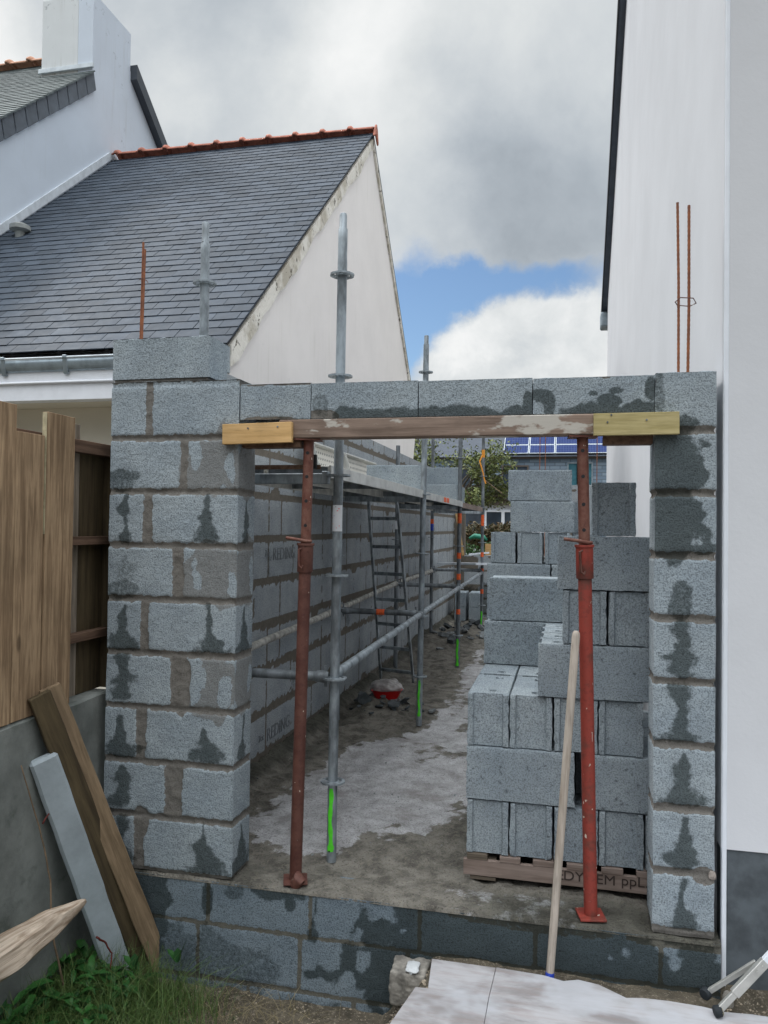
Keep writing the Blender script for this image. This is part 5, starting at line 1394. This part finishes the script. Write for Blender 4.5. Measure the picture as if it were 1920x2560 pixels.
# folding aluminium legs at the lower right
al = empty('folding_trestle', (2.1, -.2, -.18), 'bright aluminium folding trestle legs with black rubber feet at the lower right', 'trestle')
fA, fB = Vector((2.068, -.205, -.160)), Vector((2.042, -.105, -.155)); tA = Vector((2.27, -.16, .06)); tD = (tA-fA).normalized()
MB().bar(fA+tD*.01, fA+tD*.16, .024, .018, (1, 0, -1)).build('leg', M_alu, al, bevel=.002)
MB().bar(fA+tD*.09, fA+tD*.26, .034, .024, (1, 0, -1)).build('leg_sleeve', M_alu, al, bevel=.002)
MB().bar(fA+tD*.24, fA+tD*1.42, .030, .022, (1, 0, -1)).build('leg', M_white, al, bevel=.002)
MB().bar(fB+Vector((.0, 0, .0)), fA+tD*.22+Vector((0, .03, .01)), .020, .014, (1, 0, -1)).build('brace', M_alu, al, bevel=.002)
for c, ax, rr_ in ((fA, Vector((1, .25, .2)), .021), (fB, Vector((.5, .6, .1)), .022)):
    ax = ax.normalized(); b_ = MB().tube([c-ax*.014, c-ax*.010, c+ax*.010, c+ax*.014], rr_, 18, radii=[rr_*.85, rr_, rr_, rr_*.85]).build('rubber_foot', M_rubber, al, smooth=40)
MB().tube([fA+Vector((.012, -.004, .002)), fA+Vector((.018, -.006, .003))], .013, 14).build('foot_plug', M_fencecap, al)
for q in (.215, .245):
    c = fA+tD*q+Vector((-.004, -.017, .0)); MB().tube([c, c+Vector((0, -.004, 0))], .004, 8).build('rivet', M_alu, al)

# ================================================================== RUBBLE HEAPS, RED TUB
RG = 'broken slates and block pieces in the heap by the ladder'
def shard(x, y, z, s, mat, label, group, seed, flat=.3, tall=False):
    rnd = random.Random(seed); n = rnd.randint(5, 7)
    pl = []
    for i in range(n):
        a_ = 2*math.pi*i/n+rnd.uniform(-.3, .3); rr_ = s*rnd.uniform(.65, 1.1); pl.append(Vector((rr_*math.cos(a_), rr_*.7*math.sin(a_), 0)))
    m = MB().prism(pl, (rnd.uniform(-.1, .1)*s, rnd.uniform(-.1, .1)*s, s*flat))
    o = m.build('rubble_piece', mat, None, bevel=.002); o.location = (x, y, z)
    o.rotation_euler = (R(rnd.uniform(-35, 35)) if not tall else R(70+rnd.uniform(-15, 15)), R(rnd.uniform(-35, 35)), R(rnd.uniform(0, 360)))
    return tag(o, label, 'rubble', group)
rn = random.Random(11)
for i in range(30):
    x = -.10+rn.gauss(0, .14); y = 3.45+rn.gauss(0, .12)
    shard(x, y, floor_z(x, y)+.012, rn.uniform(.022, .055), M_stoned if i % 3 else M_stone, 'broken dark slate or block piece in the low heap around the red tub', RG, 200+i, rn.uniform(.15, .6))
for i, (x, y, z, s) in enumerate([(-.28, 3.42, .03, .085), (-.23, 3.38, .03, .095), (.04, 3.36, .025, .085), (.10, 3.52, .035, .08)]):
    shard(x, y, floor_z(x, y)+.03, s, M_stoned, ['tall dark slate standing at the left end of the heap', 'second dark slate standing at the left of the heap', 'flat dark slate at the front right of the heap', 'broad dark slate on the right side of the heap'][i], RG, 300+i, .16, i < 2)
for i in range(36):
    x = .02+rn.gauss(0, .20); y = 8.3+rn.gauss(0, .6)
    if not -.4 < x < .6: continue
    shard(x, y, floor_z(x, y)+.01, rn.uniform(.03, .10), M_stone if i % 2 else M_stoned, 'broken block piece in the far heap between the uprights', 'broken block pieces in the far heap', 400+i, rn.uniform(.2, .7))
for i in range(70):
    x = rn.uniform(-.45, .95); y = .35+rn.random()**1.3*8
    shard(x, y, floor_z(x, y)+.002, rn.uniform(.004, .011), M_stone if i % 3 else M_stoned, 'small loose pebble or mortar crumb on the slab between the walls', 'crumbs scattered on the slab', 500+i, .7)
tub = empty('plastic_tub', (-.09, 3.58, .08), 'crumpled clear bag in a red plastic tub on the rubble heap', 'tub')
V, F = [], []; n = 26
for lv, (hz, sc_) in enumerate(((0, .72), (.035, .88), (.075, 1.), (.080, 1.06), (.078, .98), (.02, .78))):
    for k in range(n):
        a_ = 2*math.pi*k/n; rx = .135*sc_; ry = .085*sc_; q = (abs(math.cos(a_))**3+abs(math.sin(a_))**3)**(-1/3)
        V.append((-.075+rx*q*math.cos(a_), 3.56+ry*q*math.sin(a_), .085+hz+.12*(rx*q*math.cos(a_))*.35+.003*math.sin(5*a_)))
for lv in range(5):
    for k in range(n): F.append((lv*n+k, lv*n+(k+1) % n, (lv+1)*n+(k+1) % n, (lv+1)*n+k))
F.append(tuple(range(n)))
MB().add(V, F).build('tub', M_redpl, tub, smooth=50)
bm = bmesh.new(); bmesh.ops.create_icosphere(bm, subdivisions=5, radius=1)
for v in bm.verts:
    c = v.co; q = float(fbm(np.array([c.x*2.2]), np.array([c.y*2.2]), c.z*2.2, 5, 4)[0]); v.co = (c.x*.155*(1+.2*q), c.y*.09*(1+.2*q), max(-.35, c.z)*.088*(1+.35*q))
me = bpy.data.meshes.new('clear_bag'); bm.to_mesh(me); bm.free(); me.materials.append(M_bag)
o = bpy.data.objects.new('clear_bag', me); COL.objects.link(o); o.parent = tub; o.location = (-.005, .035, .085)
for p in me.polygons: p.use_smooth = True

# boards and blocks at the far end
o = MB().bar((-.36, 9.2, 1.06), (.34, 8.5, 1.10), .42, .03, (1, .6, 0)).build('formwork_panel', M_white, None, loc=(0, 9, 1)); tag(o, 'pale flat formwork panel lying across the far scaffold tubes', 'panel')
for i, x in enumerate((-.30, -.05)):
    for j in range(2):
        put_block(x, 10.6, .0+.25*j, R(90), [['lower block at the left in the dark corner by the far wall', 'upper block at the left in the dark corner by the far wall'], ['lower block right of it in the dark corner by the far wall', 'upper block right of it in the dark corner by the far wall']][i][j], 'blocks stacked by the far wall')
# pier of the far wall with rebars
rects = [(1.4, 2.2, .26*k+.012, .26*(k+1)-.012) for k in range(10)]
fp = wall_solid('block_pier', 1.42, 2.114, 11.31, 11.5, -.1, 2.455, .05, {'front': (rects, {})}, M_wall2, None, (), seed=71); tag(fp, 'grey block pier seen behind the red prop at the far end', 'block pier')
for (x, z0_, z1_, l) in ((1.03, 1.0, 3.6, 'left of two thin rusty bars rising behind the far stack of blocks'), (1.13, 1.0, 3.6, 'right of two thin rusty bars rising behind the far stack of blocks'), (2.06, 2.44, 3.6, 'thin rusty bar rising from the far block pier')):
    e = rebar([(x, 11.4, z0_), (x, 11.4, z1_)], .007, l)
plank((-.33, 10.95, 1.13), (-.47, 10.9, 2.0), .045, .02, (1, 0, 0), M_cleat, 'thin brown wooden batten leaning at the end of the long wall', 'batten', 'batten')
o = MB().box((-.05, 12.2, 1.0), (.10, 12.24, 1.33)).build('yellow_board', M_cleat, None, loc=(0, 12.2, 1)); tag(o, 'small yellow board beyond the far low wall', 'board')
o = MB().bar((-.25, 11.2, 1.145), (.12, 11.2, 1.185), .10, .03, (0, 1, 0)).build('white_board', M_white, None, loc=(0, 11.2, 1.1)); tag(o, 'white board lying on top of the far low wall', 'board')
# orange tape on the fourth upright
tp = MB(); pts_ = [(.238, 8.69, 2.78), (.20, 8.68, 2.68), (.225, 8.675, 2.60), (.255, 8.672, 2.50), (.275, 8.672, 2.40), (.30, 8.67, 2.33)]
for i in range(len(pts_)-1): tp.bar(pts_[i], pts_[i+1], .018, .002, (1, 0, 0))
tag(tp.build('orange_tape', M_yell, None, loc=pts_[0]), 'orange tape hanging from the fourth upright', 'tape')

# ================================================================== FAR HOUSES
sh = empty('house', (3, 38, 0), 'far house with grey-blue brick, slate roof and rows of solar panels', 'house')
MB().box((-9.2, 36, 0), (12, 44, 5.12)).build('wall', M_brick, sh)
MB().box((-4.7, 35.85, 5.12), (12.1, 36.05, 5.22)).build('eaves_board', M_lintelwood, sh)
sl = R(38); dv = Vector((0, math.cos(sl), math.sin(sl))); nn = Vector((0, -math.sin(sl), math.cos(sl)))
MB().prism([(-9.5, 35.7, 5.20), (-9.5, 40, 5.20+4.3*math.tan(sl)), (-9.5, 44.3, 5.2)], (21.6, 0, 0)).build('roof', M_darkroof, sh)
for r_ in range(2):
    for c in range(1, 8):
        x0 = -2.80+c*1.275; o0 = Vector((x0, 35.7, 5.20))+dv*(.12+r_*.80)+nn*.08
        q = [o0, o0+Vector((1.235, 0, 0)), o0+Vector((1.235, 0, 0))+dv*.77, o0+dv*.77]
        pn = MB().prism([tuple(p) for p in q], tuple(nn*.04)).build('solar_panel', M_zincl, sh)
        rot = Matrix((Vector((1, 0, 0)), dv, nn)).transposed().to_4x4(); rot.translation = o0+nn*.043-wpos(pn)
        o = MB().add([(.03, .03, 0), (1.205, .03, 0), (1.205, .74, 0), (.03, .74, 0)], [(0, 1, 2, 3)]).build('solar_cells', M_solar, None, fix=False); o.parent = pn; o.matrix_local = rot
for (x0, x1, z0, z1, op) in ((-1.55, -.35, 3.7, 4.72, 0), (1.66, 2.05, 3.72, 4.86, 1), (2.12, 2.75, 3.72, 4.86, 2), (-4.2, -3.2, 3.5, 4.6, 0), (5, 6.2, 3.5, 4.7, 0)):
    w = MB(); 
    for a_, b_ in (((x0-.07, 35.93, z0-.07), (x0, 35.999, z1+.07)), ((x1, 35.93, z0-.07), (x1+.07, 35.999, z1+.07)), ((x0, 35.93, z1), (x1, 35.999, z1+.07)), ((x0, 35.93, z0-.07), (x1, 35.999, z0))): w.box(a_, b_)
    fr = w.build('window', M_lintelwood if op == 0 else M_zinc, sh)
    MB().box((x0, 35.97, z0), (x1, 35.992, z1)).build('pane', M_tealglass if op else M_glass, fr)
an = empty('house', (-2, 28, 0), 'flat-roofed white annex with a deep black fascia and windows behind the garden', 'house')
MB().box((-7, 26.3, 0), (1.5, 31, 2.6)).build('wall', M_white, an)
MB().box((-7.3, 25.9, 2.72), (1.9, 31.3, 3.25)).build('fascia', M_fasc, an)
MB().box((-7.2, 26.1, 2.50), (1.8, 31.2, 2.719)).build('eaves', M_lintelwood, an)
for (x0, x1) in ((-2.28, -1.55), (-1.40, -.84), (-.72, .3)):
    fr = MB().box((x0, 26.27, .9), (x1, 26.299, 2.25)).build('window', M_glass, an)
    w = MB()
    for a_, b_ in (((x0-.06, 26.24, .84), (x0, 26.299, 2.31)), ((x1, 26.24, .84), (x1+.06, 26.299, 2.31)), ((x0, 26.24, 2.25), (x1, 26.299, 2.31))): w.box(a_, b_)
    w.build('frame', M_white, fr)
o = MB().box((-5.4, 21.0, .0), (-1.9, 21.2, 2.45)).build('garden_shed_wall', M_white, None, loc=(-3.5, 21.1, 0)); tag(o, 'white painted wall beyond the scaffold at the left of the garden', 'wall')

# ================================================================== PLANTS
def leaf_cloud(centres, n, size, seed, flat=.6, elong=1.5, up=.3):
    rs = np.random.RandomState(seed); V = np.zeros((n, 4, 3))
    ci = rs.randint(0, len(centres), n); C_ = np.array([c[:3] for c in centres])[ci]; Rr = np.array([c[3] for c in centres])[ci]
    d = rs.normal(size=(n, 3)); d /= np.linalg.norm(d, axis=1)[:, None]
    rad = Rr*(.45+.6*rs.rand(n)**.6); P_ = C_+d*rad[:, None]*np.array([1, 1, flat])
    nrm = rs.normal(size=(n, 3))+np.array([0, 0, up]); nrm /= np.linalg.norm(nrm, axis=1)[:, None]
    a_ = np.cross(nrm, rs.normal(size=(n, 3))); a_ /= np.linalg.norm(a_, axis=1)[:, None]; b_ = np.cross(nrm, a_)
    s = size*(.6+.8*rs.rand(n)); a_ = a_*(s*elong)[:, None]; b_ = b_*(s*.7)[:, None]
    V[:, 0] = P_-a_; V[:, 1] = P_-b_+nrm*(s*.15)[:, None]; V[:, 2] = P_+a_; V[:, 3] = P_+b_+nrm*(s*.15)[:, None]
    return V.reshape(-1, 3), np.arange(4*n).reshape(n, 4)
def tree(base, label, name, hh, limbs, n, size, leafm, seed, cr, extra=()):
    t_ = empty(name, base, label, 'tree'); rnd = random.Random(seed); b = Vector(base)
    m = MB(); top = b+Vector((.1, 0, hh*.45))
    m.tube([b, b+Vector((.05, 0, hh*.2)), top], .1, 10, radii=[.13, .10, .08]); cs = []
    for i in range(limbs):
        a_ = rnd.uniform(0, 2*math.pi); el_ = rnd.uniform(.15, .9); L = hh*rnd.uniform(.32, .52)*cr
        e_ = top+Vector((math.cos(a_)*math.cos(el_)*L, math.sin(a_)*math.cos(el_)*L*.6, math.sin(el_)*L)); mid = top.lerp(e_, .5)+Vector((0, 0, .12))
        st_ = b.lerp(top, rnd.uniform(.55, 1)); m.tube([st_, mid, e_], .03, 6, radii=[.045, .028, .010])
        for k in range(4):
            q = mid.lerp(e_, rnd.random())+Vector((rnd.uniform(-.35, .35), rnd.uniform(-.3, .3), rnd.uniform(-.25, .3))); m.tube([mid.lerp(e_, .4), q], .008, 5, radii=[.014, .005]); cs.append((q.x, q.y, q.z, rnd.uniform(.16, .34)))
        cs.append((e_.x, e_.y, e_.z, rnd.uniform(.25, .42)))
    m.build('trunk', M_bark, t_, smooth=True)
    cs += list(extra)
    V, F = leaf_cloud(cs, n, size, seed); npmesh('crown', V, F, leafm, t_, smooth=False)
tree((-1.9, 18, -.1), 'small garden tree with loose yellow-green leaves and bare twigs seen between the scaffold uprights', 'garden_tree', 4.9, 34, 12500, .031, M_leaf, 5, 1.0, extra=[(-2.3, 17.8, 3.6, .6), (-1.9, 17.8, 4.2, .5), (-.7, 18, 3.4, .35), (-.4, 18, 3.9, .3), (-2.1, 17.5, 3.0, .4), (-2.4, 17.6, 3.1, .6), (-2.0, 17.9, 3.7, .7), (-1.5, 18, 4.3, .6), (-2.6, 18, 4.4, .6), (-1.2, 18, 3.6, .4)])
# broken pale twigs sticking out
for i, (p, q) in enumerate([((-1.45, 17, 3.05), (-1.28, 17, 2.62)), ((-1.40, 17, 3.02), (-.85, 17, 2.40)), ((-.62, 17, 2.95), (-.10, 17, 2.55)), ((-1.5, 17, 3.1), (-1.47, 17, 2.7))]):
    tag(MB().tube([p, q], .012, 5).build('twig', M_twig, None, loc=p), ['short pale broken twig hanging below the tree', 'long pale broken twig slanting over the black fascia', 'pale twig slanting down towards the far stack', 'pale twig close behind the third upright'][i], 'twig', 'broken pale twigs under the garden tree')
bu = empty('garden_bush', (-.35, 15, 0), 'rounded brownish-green bush in front of the annex windows', 'bush')
cs = [(-.75+.14*i+.05*math.sin(i*7), 15+.1*math.sin(i*3), 1.25+.28*math.sin(i*2.1)**2+.1*math.cos(i), .28) for i in range(9)]+[(-.2, 15, .9, .5), (-.6, 15, .8, .5), (.2, 15, 1.3, .4)]
V, F = leaf_cloud(cs, 5200, .026, 31, 1., 1.6); npmesh('foliage', V, F, M_bushleaf, bu, smooth=False)
MB().tube([(-.35, 15, -.1), (-.35, 15, .9)], .05, 8).build('stem', M_bark, bu, smooth=True)
he = empty('hedge', (-.45, 13.6, 0), 'low bright green hedge behind the far low wall', 'hedge')
cs = [(-.9+.09*i, 13.6+.08*math.sin(i*3), .8+.08*math.sin(i*5)+.25*(i % 2), .22) for i in range(16)]
V, F = leaf_cloud(cs, 4200, .020, 37, 1., 1.4); npmesh('foliage', V, F, M_hedge, he, smooth=False)
o = MB().tube([(-.62, 14.3, 1.40), (-.50, 14.3, 1.46), (-.30, 14.3, 1.43), (-.22, 14.3, 1.36)], .06, 10, radii=[.03, .06, .06, .03]).build('green_cover', M_tarp, None, smooth=True, loc=(-.5, 14.3, 1.4)); tag(o, 'green cover peeping out between bush and hedge', 'cover')

# ------------------------------------------------------------------ grass, weeds, straw, gravel in the foreground
def gh(x, y): return ground_h(np.asarray(x, float), np.asarray(y, float))
def blades(n, xr, yr, h0, h1, w, seed, dens, lean=.5, curl=.4, flatten=1.):
    rs = np.random.RandomState(seed); x = rs.uniform(*xr, n); y = rs.uniform(*yr, n)
    keep = rs.rand(n) < dens(x, y); x, y = x[keep], y[keep]; n = len(x)
    z = gh(x, y)-.004; h = h0+(h1-h0)*rs.rand(n)**1.6; a_ = rs.uniform(0, 2*np.pi, n); ln = lean*rs.rand(n)+.08; tw = rs.uniform(0, np.pi, n)
    V = np.zeros((n, 7, 3)); ts = [0, .4, .75, 1.]
    for i, t_ in enumerate(ts):
        off = h*ln*t_**1.7*(1+curl); zz_ = z+h*flatten*(t_-.35*ln*t_**2.2)
        cx_, cy_ = x+np.cos(a_)*off, y+np.sin(a_)*off; ww = w*(1-.75*t_)*(.7+.6*rs.rand(n)) if i < 3 else 0
        if i < 3:
            V[:, 2*i] = np.stack([cx_-np.cos(tw)*ww, cy_-np.sin(tw)*ww, zz_], 1); V[:, 2*i+1] = np.stack([cx_+np.cos(tw)*ww, cy_+np.sin(tw)*ww, zz_], 1)
        else: V[:, 6] = np.stack([cx_, cy_, zz_], 1)
    b = np.arange(n)*7; F4 = np.concatenate([np.stack([b, b+1, b+3, b+2], 1), np.stack([b+2, b+3, b+5, b+4], 1), np.stack([b+4, b+5, b+6, b+6], 1)])
    return V.reshape(-1, 3), F4
def fmesh(name, V, F, mat):
    me = bpy.data.meshes.new(name); me.from_pydata(V.tolist(), [], [tuple(dict.fromkeys(f)) for f in F.tolist()]); me.materials.append(mat)
    o = bpy.data.objects.new(name, me); COL.objects.link(o); return o
gd = lambda x, y: (sst(.14-x+.10*fbm(x*5, y*5, 0, 91), 0, .45)*(.45+.55*sst(fbm(x*7, y*7, 0, 92), -.3, .2))*sst(-.06-y, 0, .10))
V, F = blades(26000, (-.72, .28), (-1.5, -.05), .05, .27, .0018, 41, gd, .9)
tag(fmesh('grass', V, F, M_grass), 'tangled green grass growing at the foot of the low wall and planks', kind='stuff')
V2, F2 = blades(5000, (-.55, .62), (-1.3, -.05), .04, .20, .0013, 42, lambda x, y: .7*sst(.50-np.abs(x-.12), 0, .3)*sst(-.04-y, 0, .06), 1.6, .8, .55)
tag(fmesh('dry_grass', V2, F2, M_straw), 'dry straw-coloured grass lying over the bare soil in front of the footing', kind='stuff')
# broad-leaved weeds
rs = random.Random(77); wv, wf = [], []
def leafq(c, d, L, w_, droop):
    d = d.normalized(); s = d.cross(Vector((0, 0, 1)))
    if s.length < .01: s = Vector((1, 0, 0))
    s.normalize(); k = len(wv); n = 6
    for i in range(n+1):
        t_ = i/n; ww = w_*math.sin(math.pi*min(1, .12+t_*.88))**.8*(1+.18*math.sin(t_*20)); p = c+d*(L*t_)+Vector((0, 0, -droop*L*t_*t_))
        wv.append(tuple(p-s*ww+Vector((0, 0, ww*.35)))); wv.append(tuple(p)); wv.append(tuple(p+s*ww+Vector((0, 0, ww*.35))))
    for i in range(n):
        for j in range(2): q = k+i*3+j; wf.append((q, q+1, q+4, q+3))
for i in range(230):
    x = rs.uniform(-.72, -.34); y = rs.uniform(-1.35, -.14)
    if rs.random() > (1.1-(x+.72)*2.4): continue
    z = float(gh(x, y)); 
    for k in range(rs.randint(4, 7)):
        a_ = rs.uniform(0, 6.28); d = Vector((math.cos(a_), math.sin(a_), rs.uniform(.3, 1.3))); leafq(Vector((x, y, z+rs.uniform(0, .12))), d, rs.uniform(.04, .17), rs.uniform(.007, .027), rs.uniform(.3, .9))
me = bpy.data.meshes.new('weeds'); me.from_pydata(wv, [], wf); me.materials.append(M_weed)
for p in me.polygons: p.use_smooth = True
o = bpy.data.objects.new('weeds', me); COL.objects.link(o); tag(o, 'dark green broad-leaved weeds crowding the lower left corner', kind='stuff')
# two upright single seedlings
for (x, y, l, hh) in ((-.385, -.18, 'small two-leaved seedling in front of the concrete post', .15), (-.235, -.06, 'upright broad leaf beside the foot of the brown plank', .14)):
    wv, wf = [], []; z = float(gh(x, y))
    for a_, up_, L in ((.4, 2.6, hh), (2.9, 1.0, hh*.6), (1.8, 1.8, hh*.5)): leafq(Vector((x, y, z+.12)), Vector((math.cos(a_), math.sin(a_)*.4, up_)), L, .017, .1)
    me = bpy.data.meshes.new('seedling'); me.from_pydata(wv, [], wf); me.materials.append(M_weed); o = bpy.data.objects.new('seedling', me); COL.objects.link(o); tag(o, l, 'plant')
# gravel
gv, gf = [], []; rs2 = random.Random(5)
for i in range(1500):
    if i % 3 == 0: x, y = rs2.gauss(.84, .07), rs2.gauss(-.30, .12)
    else: x, y = rs2.uniform(-.2, 1.0), rs2.uniform(-1.0, -.01)
    if i % 7 == 0: x, y = rs2.uniform(2.1, 3.0), rs2.uniform(-.14, .03)
    s = rs2.uniform(.002, .007)*(1.4 if i % 3 == 0 else 1); z = float(gh(x, y))+s*.4; k = len(gv)
    for (a_, b_, c_) in ((1, 0, 0), (-1, 0, 0), (0, 1, 0), (0, -1, 0), (0, 0, 1), (0, 0, -1)):
        f_ = rs2.uniform(.6, 1.2); gv.append((x+a_*s*f_, y+b_*s*f_, z+c_*s*f_*.7))
    for t_ in ((0, 2, 4), (2, 1, 4), (1, 3, 4), (3, 0, 4), (2, 0, 5), (1, 2, 5), (3, 1, 5), (0, 3, 5)): gf.append(tuple(k+q for q in t_))
me = bpy.data.meshes.new('gravel'); me.from_pydata(gv, [], gf); me.materials.append(simple('gravel_stone', (.30, .25, .19), .9, var=.5, scale=60))
o = bpy.data.objects.new('gravel', me); COL.objects.link(o); tag(o, 'small pale gravel scattered over the soil beside the footing and plywood', kind='stuff')
stake()
bpy.context.view_layer.update()
